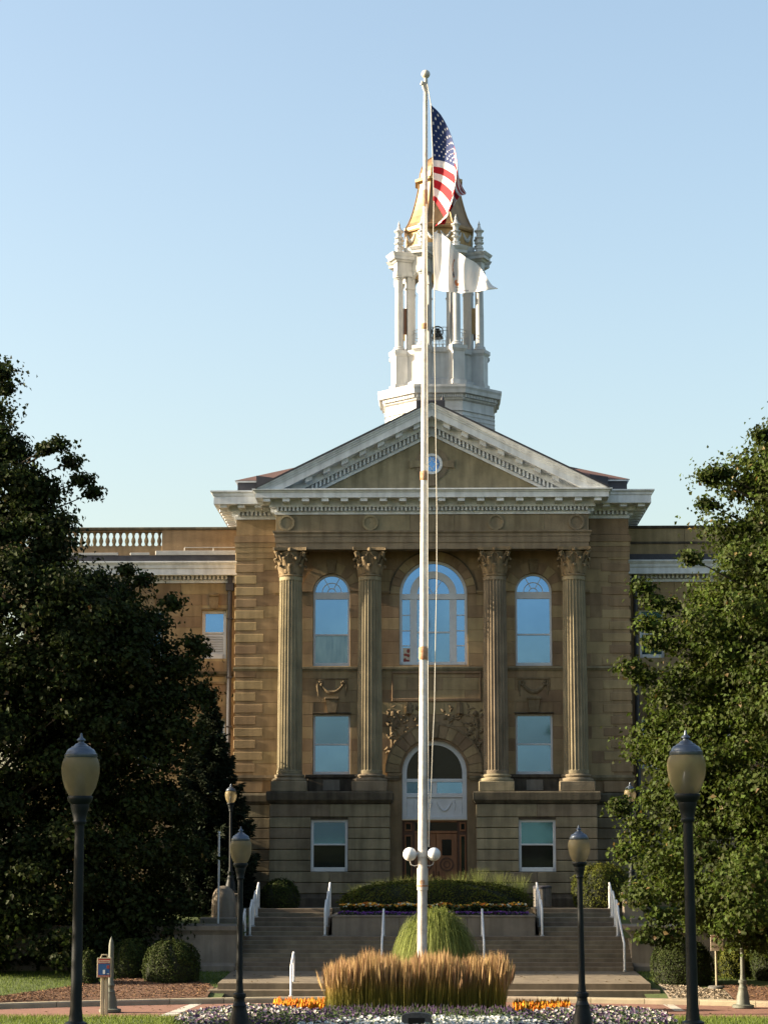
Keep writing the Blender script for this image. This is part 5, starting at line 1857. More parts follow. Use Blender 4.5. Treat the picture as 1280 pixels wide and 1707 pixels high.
il = cloth('state_flag', il_grid, 120, 80, il_pick, [M['flagwhite'], M['emblem'], M['ink'], M['galv']], 'white flag with small orange emblem below the striped flag', 'flag')

# ---------------------------------------------------------------- street lamps
lamp_profiles = dict(
    base=[(0.30, 0.0), (0.30, 0.07), (0.20, 0.09), (0.185, 0.14), (0.175, 0.30), (0.14, 0.42), (0.125, 0.50), (0.13, 0.53), (0.115, 0.55), (0.10, 0.60)],
    shaft=[(0.095, 0.60), (0.095, 0.66), (0.118, 0.67), (0.122, 0.71), (0.118, 0.74), (0.076, 0.76), (0.061, 0.9), (0.051, 2.60), (0.050, 2.80)],
    neck=[(0.066, 2.80), (0.075, 2.83), (0.066, 2.85), (0.085, 2.93), (0.10, 2.99), (0.098, 3.01), (0.13, 3.05), (0.138, 3.08), (0.13, 3.10)],
    globe=[(0.112, 3.095), (0.135, 3.13), (0.165, 3.19), (0.19, 3.27), (0.202, 3.34), (0.205, 3.40), (0.198, 3.45), (0.180, 3.495), (0.165, 3.51)],
    cap=[(0.172, 3.505), (0.178, 3.52), (0.174, 3.545), (0.16, 3.553), (0.155, 3.572), (0.135, 3.598), (0.105, 3.612), (0.1, 3.623), (0.075, 3.632), (0.06, 3.652), (0.035, 3.662), (0.03, 3.677), (0.048, 3.69), (0.045, 3.7), (0.02, 3.72), (0.01, 3.765), (0.0, 3.77)])


def make_lamp(m):
    r = thing('lamp_post', '', 'street lamp', (0, 0, 0), 'acorn globe lamp posts')
    for nm, prof_ in lamp_profiles.items():
        mm = {'globe': M['globe'], 'cap': M['capmetal']}.get(nm, m)
        if nm == 'base':
            n = 16
        else:
            n = 24
        MB().lathe(prof_, 0, 0, n).build({'base': 'lamp_base', 'neck': 'lamp_neck', 'cap': 'lamp_cap'}.get(nm, nm), mm, r, smooth=True)
    MB().lathe([(0.07, 3.08), (0.075, 3.16), (0.05, 3.18), (0.055, 3.25), (0.035, 3.33), (0.0, 3.35)], 0, 0, 12).build('lamp_socket', M['capmetal'], r, smooth=True)
    return r


lamp_black = make_lamp(M['black'])
lamp_green = make_lamp(M['lampgreen'])
lamp_sites = []
for px, py, Y, lb in ((136, 1293, 23.6, 'nearest lamp post on the left, dark pole before the big tree'),
                      (1146, 1289, 23.6, 'nearest lamp post on the right, dark pole before the big tree'),
                      (402, 1419, 41.2, 'lamp post in the flower bed left of the flagpole'),
                      (967, 1417, 41.2, 'lamp post in the flower bed right of the flagpole'),
                      (386.5, 1328, 77.3, 'small far lamp by the hall beside the left tree'),
                      (346, 1331, 79.0, 'small far lamp half hidden in the left tree leaves'),
                      (1051, 1326, 77.3, 'small far lamp by the hall beside the right tree')):
    p = at(px, py, Y)
    lamp_sites.append((lamp_black, (p.x, Y, p.z - 3.315), lb))
lamp_sites.append((lamp_green, (atz(1238, 1679, 0.03).x, atz(1238, 1679, 0.03).y, 0.02), 'grey green lamp post standing at the right grass edge by the drive'))
q = atz(184, 1686, 0.03)
bol = thing('lamp_stub', 'grey post with flared base and pointed top behind the blue notice board', 'post', (q.x, q.y, 0.02))
MB().lathe(lamp_profiles['base'], q.x, q.y, 16, 0.02).build('post_base', M['lampgreen'], bol, smooth=True)
MB().lathe([(0.095, 0.60), (0.095, 0.66), (0.118, 0.67), (0.122, 0.71), (0.085, 0.76), (0.075, 1.2), (0.07, 1.75), (0.05, 1.88), (0.0, 2.0)], q.x, q.y, 16, 0.02).build('post_shaft', M['lampgreen'], bol, smooth=True)
used = set()
for src, loc, lb in lamp_sites:
    o = src if src not in used else copy_tree(src)
    used.add(src)
    o.location = loc
    o.rotation_euler = (rnd.uniform(-0.008, 0.008), rnd.uniform(-0.008, 0.008), rnd.uniform(0, 3))
    o['label'] = lb
    if loc[1] > 76:                                      # far lamps stand on low stone piers
        pass
for k, (src, loc, lb) in enumerate(lamp_sites):
    if loc[1] > 76:
        z0 = zt - 0.6
        t = thing('lamp_pier', ['square stone pier under the far lamp beside the left tree', 'square stone pier under the half hidden far lamp', 'square stone pier under the far lamp beside the right tree'][k - 4], 'pier', (loc[0], loc[1], z0), 'stone piers under the far lamps')
        MB().cbox(loc[0] - 0.33, loc[0] + 0.33, loc[1] - 0.33, loc[1] + 0.33, z0, loc[2] - 0.08, 0.02).build('pier_block', M['limestone'], t)
        MB().cbox(loc[0] - 0.38, loc[0] + 0.38, loc[1] - 0.38, loc[1] + 0.38, loc[2] - 0.08, loc[2], 0.02).build('pier_cap', M['limestone'], t)

# ---------------------------------------------------------------- signs, bin, marker, boulder
p = atz(174.5, 1690, 0.03)
ys = p.y
sg = thing('notice_board', 'blue notice board with red header on a wooden post', 'sign', (p.x, ys, 0.02))
b0, b1 = at(162.5, 1629.5, ys), at(187, 1596.5, ys)
MB().cbox(at(168, 1660, ys).x, at(173.5, 1660, ys).x, ys, ys + 0.10, 0.0, b0.z + 0.12, 0.008).build('post', M['post'], sg)
MB().cbox(at(174.5, 1660, ys).x, at(180, 1660, ys).x, ys, ys + 0.10, 0.0, b0.z + 0.12, 0.008).build('post', M['post'], sg)
MB().cbox(b0.x, b1.x, ys - 0.06, ys - 0.005, b0.z, b1.z, 0.008).build('board_case', M['post'], sg)
bw, bh = b1.x - b0.x, b1.z - b0.z


def bd(u0, u1, v0, v1, d):
    return (b0.x + bw * u0, b0.x + bw * u1, ys - 0.06 - d, ys - 0.055, b0.z + bh * v0, b0.z + bh * v1)


pan = MB().box(*bd(0.07, 0.91, 0.03, 0.96, 0.003)).build('red_panel', M['signred'], sg)
MB().box(*bd(0.09, 0.89, 0.13, 0.70, 0.006)).build('blue_panel', M['signblue'], pan)
hd = MB().box(*bd(0.10, 0.88, 0.74, 0.87, 0.006)).build('header_strip', M['signcream'], pan)
mb = MB()
for k in range(8):
    u = 0.15 + 0.085 * k
    mb.box(*bd(u, u + 0.055, 0.775, 0.84, 0.008))
mb.build('header_print', M['signred'], hd)
MB().box(*bd(0.42, 0.57, 0.19, 0.39, 0.009)).build('leaflet', M['white_clean'], pan)
MB().box(*bd(0.68, 0.86, 0.45, 0.62, 0.009)).build('photo_print', M['signred'], pan)
MB().box(*bd(0.70, 0.86, 0.17, 0.22, 0.009)).build('caption_print', M['galv'], pan)
MB().box(*bd(0.12, 0.86, 0.07, 0.085, 0.006)).build('footer_print', M['signcream'], pan)
mb = MB()
cx = b0.x + bw * 0.5
mb.tube([(cx - 0.10, ys - 0.03, b1.z - 0.01), (cx - 0.07, ys - 0.03, b1.z + 0.075), (cx + 0.07, ys - 0.03, b1.z + 0.075), (cx + 0.10, ys - 0.03, b1.z - 0.01)], 0.018, 8)
mb.build('top_handle', M['post'], sg, smooth=True)

p = at(1194, 1649, 66.6)
ys = 66.6
sg = thing('parking_sign', 'cream sign reading employee of the month before the right hedges', 'sign', (p.x, ys, p.z))
a0, a1 = at(1183.5, 1585, ys), at(1204, 1557, ys)
MB().tube([(p.x, ys, p.z), (p.x, ys, a0.z + 0.25)], 0.035, 10).build('post', M['post'], sg, smooth=True)
MB().lathe([(0.26, 0), (0.26, 0.11), (0.22, 0.14), (0.05, 0.15)], p.x, ys, 18, p.z - 0.04).build('base_tub', M['granite'], sg, smooth=True)
pl = MB().cbox(a0.x, a1.x, ys - 0.055, ys - 0.037, a0.z, a1.z, 0.004).build('sign_plate', M['signcream'], sg)
w_ = a1.x - a0.x
for txt, v, sz in (('EMPLOYEE', 0.80, 0.62), ('OF THE', 0.50, 0.9), ('MONTH', 0.18, 0.95)):
    cu = bpy.data.curves.new('sign_text', 'FONT')
    cu.body = txt
    cu.align_x = 'CENTER'
    cu.size = 0.105 * sz
    cu.extrude = 0.001
    me = None
    to = bpy.data.objects.new('lettering_curve', cu)
    C.objects.link(to)
    dg = bpy.context.evaluated_depsgraph_get()
    me = bpy.data.meshes.new_from_object(to.evaluated_get(dg))
    bpy.data.objects.remove(to)
    me.materials.clear()
    me.materials.append(M['signred'] if v > 0.7 else M['bronze'])
    R90 = Matrix.Rotation(PI / 2, 4, 'X')
    me.transform(R90)
    link('lettering', me, pl, ((a0.x + a1.x) / 2, ys - 0.059, a0.z + (a1.z - a0.z) * v))

p = at(904, 1513, 78.3)
lb = thing('litter_bin', 'brown slatted litter bin on the terrace right of the hedge', 'bin', (p.x, 78.3, zt))
rb_ = 0.30
zb1 = Z(1476, 78.3)
MB().lathe([(rb_ * 0.93, 0.02), (rb_ * 0.93, zb1 - zt - 0.1)], p.x, 78.3, 20, zt).build('liner', M['flash'], lb)
sl = MB().cbox(-0.038, 0.038, -0.012, 0.012, 0.04, zb1 - zt - 0.08, 0.006).mesh('slat', M['bin'])
for k in range(22):
    a = 2 * PI * k / 22
    o = link('slat', sl, lb, (p.x + rb_ * math.cos(a), 78.3 + rb_ * math.sin(a), zt))
    o.rotation_euler = (0, 0, a + PI / 2)
MB().lathe([(rb_ + 0.03, 0), (rb_ + 0.035, 0.06), (rb_, 0.09), (rb_ - 0.1, 0.10)], p.x, 78.3, 24, zb1 - 0.1).build('rim', M['flash'], lb, smooth=True)

ym = 44.5
a0, a1 = at(669, 1712, ym), at(719, 1688, ym)
st = thing('stone_marker', 'low grey stone marker with dark plaque at the front of the bed', 'marker', ((a0.x + a1.x) / 2, ym, ground_z(0, ym)))
zz = ground_z(0, ym)
poly = [(a0.x, zz - 0.05), (a1.x, zz - 0.05), (a1.x, a1.z - 0.07), (a1.x - 0.06, a1.z - 0.03), ((a0.x + a1.x) / 2 + 0.05, a1.z), ((a0.x + a1.x) / 2 - 0.06, a1.z - 0.005), (a0.x + 0.05, a1.z - 0.03), (a0.x, a1.z - 0.08)]
MB().prism(poly, ym, ym + 0.28).build('stone', M['granite'], st)
MB().cbox(a0.x + 0.13, a1.x - 0.13, ym - 0.012, ym + 0.02, zz + 0.02, a1.z - 0.10, 0.006).build('plaque', M['bronze'], st)

pb = at(373, 1528, 76.5)
mb = MB()
mb.lathe([(0.0, 1.14), (0.14, 1.12), (0.27, 1.03), (0.36, 0.88), (0.41, 0.66), (0.42, 0.4), (0.42, 0.0)][::-1], pb.x, 76.5, 20, pb.z - 0.1)
tag(mb.build('memorial_stone', M['limestone'], smooth=True), 'pale round topped stone beside the left stair rails', 'memorial stone')
pp = at(364, 1530, 75.0)
thin = thing('marker_pole', 'thin white pole standing in front of the spruce', 'pole', (pp.x, 75.0, 1.6))
MB().tube([(pp.x, 75, 1.6), (pp.x, 75, Z(1389, 75))], 0.034, 8).build('pole_shaft', M['rail'], thin, smooth=True)
MB().lathe([(0.034, 0), (0.05, 0.01), (0.045, 0.05), (0.0, 0.07)], pp.x, 75, 10, Z(1389, 75)).build('pole_cap', M['rail'], thin, smooth=True)

# ---------------------------------------------------------------- vegetation helpers


def np_mesh(name, V, Fc, mats, h=None, mi=None):
    me = bpy.data.meshes.new(name)
    V = np.asarray(V, dtype=np.float32).reshape(-1, 3)
    Fc = np.asarray(Fc, dtype=np.int32)
    k = Fc.shape[1]
    me.vertices.add(len(V))
    me.vertices.foreach_set('co', V.ravel())
    me.loops.add(Fc.size)
    me.loops.foreach_set('vertex_index', Fc.ravel())
    me.polygons.add(len(Fc))
    me.polygons.foreach_set('loop_start', np.arange(0, Fc.size, k, dtype=np.int32))
    for m in (mats if isinstance(mats, (list, tuple)) else [mats]):
        me.materials.append(m)
    if mi is not None:
        me.polygons.foreach_set('material_index', np.asarray(mi, dtype=np.int32))
    if h is not None:
        a = me.attributes.new('h', 'FLOAT', 'POINT')
        a.data.foreach_set('value', np.asarray(h, dtype=np.float32).ravel())
    me.update(calc_edges=True)
    me.validate()
    return me


def norm(a):
    return a / np.maximum(np.linalg.norm(a, axis=-1, keepdims=True), 1e-9)


def leaf_mesh(name, P, out, size, mats, mi=None, droop=0.3, aspect=0.75, fold=0.18, spread=0.9):
    """kite-shaped folded leaves at points P, facing roughly along out"""
    n = len(P)
    nrm_ = norm(out + RN.normal(0, spread, (n, 3)) + np.array([0, 0, 0.45]))
    ax = RN.normal(0, 1, (n, 3))
    ax[:, 2] -= droop
    ax = norm(ax - nrm_ * np.sum(ax * nrm_, 1, keepdims=True))
    sd = np.cross(nrm_, ax)
    s = np.asarray(size).reshape(-1, 1)
    b = P - ax * s * 0.5
    t = P + ax * s * 0.5
    mid = P - ax * s * 0.08
    l = mid + sd * s * aspect * 0.5 + nrm_ * s * fold
    r = mid - sd * s * aspect * 0.5 + nrm_ * s * fold
    V = np.stack([b, l, t, r], 1).reshape(-1, 3)
    i = np.arange(n) * 4
    Fc = np.concatenate([np.stack([i, i + 1, i + 2], 1), np.stack([i, i + 2, i + 3], 1)])
    if mi is not None:
        mi = np.concatenate([mi, mi])
    return np_mesh(name, V, Fc, mats, mi=mi)


def blade_mesh(name, B, tip, width, m, nseg=4, lift=0.55, c1=None):
    """curved grass blades from B to B+tip; h runs 0..1 along each"""
    n = len(B)
    up_ = np.zeros((n, 3))
    up_[:, 2] = 1
    L = np.linalg.norm(tip, axis=1, keepdims=True)
    if c1 is None:
        c1 = B + up_ * L * lift + tip * 0.12
    side = norm(np.cross(tip + RN.normal(0, 0.4, (n, 3)), up_) + RN.normal(0, 0.35, (n, 3)))
    V, H = [], []
    for k in range(nseg + 1):
        t = k / nseg
        p = B * (1 - t) ** 2 + 2 * c1 * t * (1 - t) + (B + tip) * t * t
        w = width.reshape(-1, 1) * (1 - 0.85 * t) * 0.5
        V += [p - side * w, p + side * w]
        H += [np.full(n, t)] * 2
    V = np.stack(V, 1).reshape(-1, 3)
    H = np.stack(H, 1).ravel()
    st = 2 * (nseg + 1)
    i = np.arange(n) * st
    Fc = np.concatenate([np.stack([i + 2 * k, i + 2 * k + 1, i + 2 * k + 3, i + 2 * k + 2], 1) for k in range(nseg)])
    return np_mesh(name, V, Fc, m, h=H)


def interp(tab, z):
    zs_, rs_ = zip(*sorted(tab))
    return np.interp(z, zs_, rs_)


def crown_points(cx, cy, prof, nclump, nleaf, seed, clump=0.75, sprays=(), lobe=0.16, inner=0.3, ysc=1.0):
    """leaf points in clumps filling the envelope r(z) given by prof [(z, r)]"""
    rs = np.random.RandomState(seed)
    zmin, zmax = min(p[0] for p in prof), max(p[0] for p in prof)
    ph = rs.uniform(0, 6.28, 6)
    C_ = []
    while len(C_) < nclump:
        z = rs.uniform(zmin, zmax)
        R = interp(prof, z)
        if rs.rand() > (R / max(p[1] for p in prof)) ** 1.2 + 0.03:
            continue
        a = rs.uniform(0, 2 * PI)
        lob = 1 + lobe * (math.sin(3 * a + ph[0] + 0.6 * z) * 0.5 + math.sin(5 * a + ph[1] - 0.9 * z) * 0.35 + math.sin(2 * a + 1.7 * z + ph[2]) * 0.35)
        f = inner + (1 - inner) * rs.rand() ** 0.45
        r = max(0.0, R * lob * f - clump * 0.45)
        C_.append((cx + r * math.cos(a), cy + r * ysc * math.sin(a), z, clump * rs.uniform(0.6, 1.15)))
    for s in sprays:
        C_.append(s)
    C_ = np.array(C_)
    k = np.repeat(np.arange(len(C_)), nleaf)
    d = rs.normal(0, 0.42, (len(k), 3)) * C_[k, 3:4]
    d[:, 2] *= 0.62
    P = C_[k, :3] + d
    axis = np.array([cx, cy, 0])
    out = norm(norm(d) * 0.8 + norm((P - axis) * np.array([1, 1, 0])) * 0.55)
    return P, out, C_


def make_tree(name, label, cx, cy, zb, prof, nclump, nleaf, size, leafm, seed, trunk_r=0.32, clump=0.75, sprays=(), tipfrac=0.03, group=None, ntwig=26, ysc=1.0, lobe=0.16):
    t = thing(name, label, 'tree', (cx, cy, zb), group)
    P, out, C_ = crown_points(cx, cy, prof, nclump, nleaf, seed, clump, sprays, ysc=ysc, lobe=lobe)
    rs = np.random.RandomState(seed + 1)
    sz = size * rs.uniform(0.6, 1.25, len(P))
    mi = (rs.rand(len(P)) < tipfrac).astype(int)
    link('crown', leaf_mesh('crown', P - np.array([cx, cy, zb]), out, sz, [leafm, M['leaf_tip']], mi, spread=0.6), t, (cx, cy, zb))
    zt_ = max(p[0] for p in prof)
    mb = MB()
    pts = [(0.06 * math.sin(k * 1.3), 0.06 * math.cos(k * 1.7), (zt_ - zb) * 0.92 * k / 10) for k in range(11)]
    mb.tube([(0, 0, -0.2)] + pts[0:], [trunk_r * 1.45] + [trunk_r * (1.15 - 1.08 * k / 10) for k in range(11)], 12)
    link('trunk', mb.mesh('trunk', M['bark'], True), t, (cx, cy, zb))
    idx = rs.choice(len(C_), min(ntwig, len(C_)), replace=False)
    idx = list(idx) + list(range(len(C_) - len(sprays), len(C_)))
    for i in idx:
        c = C_[i, :3] - np.array([cx, cy, zb])
        r = math.hypot(c[0], c[1])
        if i >= len(C_) - len(sprays) and (r > 6.2 or c[2] < 3.2):
            continue
        z0 = max(0.5, c[2] - 0.55 * r)
        z0 = min(z0, (zt_ - zb) * 0.85)
        m = MB().tube([(0, 0, z0), (c[0] * 0.5, c[1] * 0.5, z0 + (c[2] - z0) * 0.62), (c[0], c[1], c[2])], [0.035 + 0.012 * r, 0.02 + 0.006 * r, 0.008], 6).mesh('limb', M['bark'], True)
        link('limb', m, t, (cx, cy, zb))
    return t


# the two big trees flanking the view ------------------------------------------------
YT1 = 72.4
x1 = -14.6


def prof_from(px_list, Y, xc, side):
    return [(at(px, py, Y).z, max(0.3, side * (at(px, py, Y).x - xc))) for px, py in px_list]


left_prof = prof_from([(-8, 606), (2, 632), (10, 690), (26, 718), (60, 758), (105, 805), (135, 880), (165, 925), (225, 962), (280, 1000), (318, 1060), (330, 1110), (335, 1180), (335, 1280), (345, 1400), (345, 1500), (325, 1570), (280, 1612)], YT1, x1, 1)
sp = []
for px, py, dy, r in ((100, 742, -1, 0.45), (75, 748, -1, 0.35), (120, 770, 0, 0.5), (140, 800, 0, 0.5), (155, 822, 0, 0.4), (290, 1005, -1, 0.45), (322, 1072, -1, 0.5), (335, 1085, -1, 0.35), (330, 1150, 0, 0.5), (345, 1160, 0, 0.4), (240, 968, 0, 0.4), (212, 950, -1, 0.35), (5, 622, 0, 0.3), (10, 650, 0, 0.35),
                      (110, 1185, -3, 0.5), (118, 1560, -3.5, 0.5), (105, 1600, -3.5, 0.45)):
    q = at(px, py, YT1 + dy)
    sp.append((q.x, q.y, q.z, r))
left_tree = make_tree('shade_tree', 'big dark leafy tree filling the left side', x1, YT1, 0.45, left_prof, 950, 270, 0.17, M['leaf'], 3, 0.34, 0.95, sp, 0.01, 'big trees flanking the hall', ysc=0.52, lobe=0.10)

YT2 = 64.5
x2 = 12.2
right_prof = prof_from([(1330, 640), (1290, 690), (1262, 735), (1215, 775), (1180, 800), (1172, 850), (1165, 900), (1150, 955), (1125, 1010), (1100, 1060), (1068, 1110), (1062, 1180), (1062, 1280), (1055, 1350), (1058, 1440), (1065, 1490), (1080, 1530), (1115, 1556), (1170, 1572)], YT2, x2, -1)
sp = []
for px, py, dy, r in ((1070, 978, -2, 0.42), (1085, 1002, -2, 0.45), (1075, 1040, -2, 0.4), (1100, 1045, -1, 0.5), (1115, 1075, -1, 0.6), (1090, 1070, -2, 0.4), (1110, 1010, -1, 0.45), (1050, 1112, -2, 0.5), (1070, 1130, -1, 0.5), (1178, 795, -1, 0.4), (1175, 840, -1, 0.4), (1200, 790, -1, 0.4), (1265, 725, -1, 0.35), (1150, 930, -2, 0.4),
                      (1030, 1345, -2, 0.45), (1040, 1420, -2, 0.5), (1060, 1490, -2, 0.5), (1075, 1500, -3, 0.6), (1100, 1530, -3, 0.55), (1082, 1560, -3, 0.45), (1110, 1562, -3, 0.5), (1230, 1480, -6.5, 0.9), (1245, 1520, -6.5, 0.8), (1215, 1540, -6, 0.6), (1260, 1460, -6.5, 0.9), (1240, 1440, -6.5, 0.8)):
    q = at(px, py, YT2 + dy)
    sp.append((q.x, q.y, q.z, r))
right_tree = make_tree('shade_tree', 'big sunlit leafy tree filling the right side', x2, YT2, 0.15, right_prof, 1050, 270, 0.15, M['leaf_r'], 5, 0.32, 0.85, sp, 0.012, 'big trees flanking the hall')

# trees of the avenue outside the frame: they shade the nearest lamps and show in the window glass
AVL = 'leafy avenue tree standing outside the view'
AV = [(-17.5, 23.5, 1.0, 0.0), (-19.5, 39.5, 1.0, 1.9), (17, 24, 1.0, 0.7), (20, 42, 1.0, 2.6), (-18, 4, 1.0, 3.6), (18, 5, 1.0, 4.4), (-20, -22, 0.9, 5.2), (20, -24, 0.9, 1.2),
      (-27, -80, 0.52, 0.4), (-17, -84, 0.48, 2.2), (-6, -82, 0.5, 3.1), (5, -86, 0.46, 4.9), (15, -80, 0.54, 0.9), (26, -84, 0.5, 2.9)]
for k, (cx, cy, scl, rot) in enumerate(AV):
    zb = ground_z(0, cy)
    if k == 0:
        pr = [(zb + 2.2, 3.0), (zb + 3.5, 5.6), (zb + 5.5, 6.6), (zb + 8, 6.0), (zb + 11, 4.2), (zb + 13.5, 1.8), (zb + 14.5, 0.5)]
        av = make_tree('avenue_tree', AVL, cx, cy, zb, pr, 330, 170, 0.22, M['leaf'], 9, 0.3, 1.0, (), 0.01, 'avenue trees outside the view', 14)
    else:
        c = copy_tree(av)
        c.location = (cx, cy, zb)
        c.rotation_euler = (0, 0, rot)
        c.scale = (scl, scl, scl)

# spruce by the hall --------------------------------------------------------------


def make_spruce(cx, cy, zb, hgt, rad, seed, label):
    t = thing('spruce_tree', label, 'tree', (cx, cy, zb))
    rs = np.random.RandomState(seed)
    P, D = [], []
    nl = 30
    for k in range(nl):
        f = k / nl
        z = 0.5 + (hgt - 0.6) * f
        R = rad * (1 - f) ** 0.85 * rs.uniform(0.85, 1.12) + 0.1
        nb = int(9 - 4 * f)
        for b in range(nb):
            a = 2 * PI * (b + rs.rand() * 0.7) / nb + k * 0.7
            L = R * rs.uniform(0.75, 1.12)
            n = int(520 * L / rad) + 60
            s = rs.rand(n) ** 0.7
            lat = rs.normal(0, 0.13, n) * (0.35 + L * 0.45) * (1 - 0.5 * s)
            x = np.cos(a) * s * L - np.sin(a) * lat
            y = np.sin(a) * s * L + np.cos(a) * lat
            zz = z - 0.22 * L * s + 0.25 * L * s ** 3 - np.abs(rs.normal(0, 0.13, n)) * (0.6 + L * 0.5)
            P.append(np.stack([x, y, zz], 1))
            D.append(np.stack([np.cos(a) + rs.normal(0, 0.5, n), np.sin(a) + rs.normal(0, 0.5, n), rs.normal(-0.25, 0.35, n)], 1))
    P, D = np.concatenate(P), norm(np.concatenate(D))
    n = len(P)
    s = rs.uniform(0.12, 0.24, (n, 1))
    side = norm(np.cross(D, rs.normal(0, 1, (n, 3))))
    V = np.stack([P, P + D * s * 0.55 + side * s * 0.16, P + D * s, P + D * s * 0.55 - side * s * 0.16], 1).reshape(-1, 3)
    i = np.arange(n) * 4
    link('crown', np_mesh('crown', V, np.stack([i, i + 1, i + 2, i + 3], 1), M['spruce']), t, (cx, cy, zb))
    link('trunk', MB().tube([(0, 0, -0.2), (0, 0, hgt * 0.5), (0, 0, hgt * 0.98)], [0.16, 0.09, 0.015], 10).mesh('trunk', M['bark'], True), t, (cx, cy, zb))


q = at(346, 1520, 79.2)
make_spruce(q.x, 79.2, zt - 0.4, Z(1150, 79.2) - zt + 0.4, 1.95, 21, 'dark spruce standing against the hall behind the left tree')


# hedges -----------------------------------------------------------------------------
def hedge(name, label, cx, cy, zb, rx, ry, h, m, n, size, seed, box=1.0, group=None, cat='hedge'):
    """clipped rounded hedge: dark twiggy core under a skin of small leaves"""
    t = thing(name, label, cat, (cx, cy, zb), group)
    rs = np.random.RandomState(seed)
    prof_ = [(0.80, 0.0), (0.95, 0.15), (1.0, 0.35), (0.97, 0.55), (0.85, 0.75), (0.62, 0.90), (0.33, 0.975), (0.0, 1.0)]
    vs, fs, nn = [], [], 28
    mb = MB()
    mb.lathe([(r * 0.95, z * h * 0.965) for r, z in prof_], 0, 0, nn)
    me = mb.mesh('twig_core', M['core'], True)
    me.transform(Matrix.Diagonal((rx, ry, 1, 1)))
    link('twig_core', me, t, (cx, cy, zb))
    f = rs.rand(n) ** 0.8
    a = rs.uniform(0, 2 * PI, n)
    zz = np.interp(f, [0, 1], [0, 1])
    pr_z, pr_r = [p[1] for p in prof_], [p[0] for p in prof_]
    top = rs.rand(n) < 0.38                                # extra leaves on the flattish top
    rr = np.interp(zz, pr_z, pr_r)
    rt_ = np.sqrt(rs.rand(n)) * 0.97
    ztop = np.interp(-rt_, [-v for v in pr_r[2:]], pr_z[2:])
    zz = np.where(top, ztop, zz)
    rr = np.where(top, rt_, rr)
    bumpy = 1 + 0.045 * np.sin(5 * a + seed + 3 * zz) + 0.035 * np.sin(9 * a + 7 * zz) + rs.normal(0, 0.018, n) + np.where(rs.rand(n) < 0.06, rs.uniform(0, 0.10, n), 0)
    P = np.stack([np.cos(a) * rr * rx * bumpy, np.sin(a) * rr * ry * bumpy, zz * h * bumpy], 1)
    out = norm(np.stack([np.cos(a) * rr / rx, np.sin(a) * rr / ry, (zz - 0.35) / h * 1.2], 1))
    link('foliage', leaf_mesh('foliage', P, out, size * rs.uniform(0.6, 1.3, n), m, spread=0.65), t, (cx, cy, zb))
    return t


def hedge_px(name, label, px0, px1, py0, py1, Y, depth, m, n, size, seed, zb=None, group=None):
    a, b = at(px0, py1, Y), at(px1, py0, Y)
    zb = a.z if zb is None else zb
    return hedge(name, label, (a.x + b.x) / 2, Y, zb, (b.x - a.x) / 2, depth, b.z - zb, m, n, size, seed, group=group)


hedge_px('dome_hedge', 'long low clipped hedge dome behind the planter flowers', 566, 880, 1470, 1512, 75.6, 0.95, M['yew_sunlit'], 14000, 0.06, 31, zpl - 0.02)
hedge_px('round_hedge', 'dark round hedge at the top left of the stairs', 436, 498, 1468, 1518, 78.2, 0.75, M['yew'], 5000, 0.06, 32, zt - 0.1)
hedge_px('round_hedge', 'round hedge in painted sunlit green at the top right of the stairs', 954, 1052, 1444, 1518, 78.6, 1.0, M['yew_sunlit'], 9000, 0.06, 33, zt - 0.1)  # leaf colour itself carries the sun on this hedge
hedge_px('ball_hedge', 'large clipped ball hedge right of the stairs by the gravel', 1087, 1186, 1569, 1652, 67.9, 0.85, M['yew'], 11000, 0.055, 34, 0.28)
hedge_px('ball_hedge', 'dark clipped ball hedge left of the stairs on the mulch', 240, 334, 1572, 1650, 68.2, 0.8, M['yew'], 10000, 0.055, 35, 0.28)
hedge_px('ball_hedge', 'clipped hedge behind the employee sign', 1192, 1262, 1575, 1645, 69.8, 0.8, M['yew_sunlit'], 8000, 0.06, 36, 0.4)
hedge_px('ball_hedge', 'dark clipped hedge at the right frame edge', 1250, 1330, 1560, 1648, 69.0, 0.8, M['yew'], 8000, 0.06, 37, 0.4)
hedge_px('ball_hedge', 'small clipped shrub behind the blue notice board', 128, 166, 1588, 1642, 67.4, 0.5, M['yew'], 4000, 0.055, 38, 0.3)
hedge_px('ball_hedge', 'dark shrub under the left tree beside the notice board', 182, 250, 1570, 1648, 69.3, 0.6, M['yew'], 6000, 0.06, 39, 0.35)


# ornamental grasses -----------------------------------------------------------------
def rdisc(n, rx, ry, rs):
    a = rs.uniform(0, 2 * PI, n)
    r = np.sqrt(rs.rand(n))
    return np.stack([np.cos(a) * r * rx, np.sin(a) * r * ry], 1)


rs = np.random.RandomState(50)
# arching fountain grass mound beside the pole
a, b = at(657, 1590, 61.6), at(796, 1512, 61.6)
cx, ww_, hh = (a.x + b.x) / 2, (b.x - a.x) / 2, b.z
n = 6500
B = np.zeros((n, 3))
B[:, :2] = rdisc(n, 0.45, 0.35, rs)
ang = rs.uniform(0, 2 * PI, n)
rad = ww_ * np.sqrt(rs.rand(n)) * 1.0
tip = np.stack([np.cos(ang) * rad, np.sin(ang) * rad * 0.8, hh * np.sqrt(np.clip(1 - (rad / ww_) ** 2, 0.01, 1)) * rs.uniform(0.25, 0.7, n)], 1)
cc1 = np.stack([tip[:, 0] * 0.78, tip[:, 1] * 0.78, 2 * (hh * np.sqrt(1 - (0.64 * rad / ww_) ** 2) * rs.uniform(0.75, 1.0, n) - 0.25 * tip[:, 2])], 1)
ft = thing('fountain_grass', 'rounded mound of arching green grass behind the flagpole', 'grass clump', (cx, 61.6, 0.02))
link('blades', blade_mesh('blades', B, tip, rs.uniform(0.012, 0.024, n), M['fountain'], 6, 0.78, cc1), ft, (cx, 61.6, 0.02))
WLz = 0.0
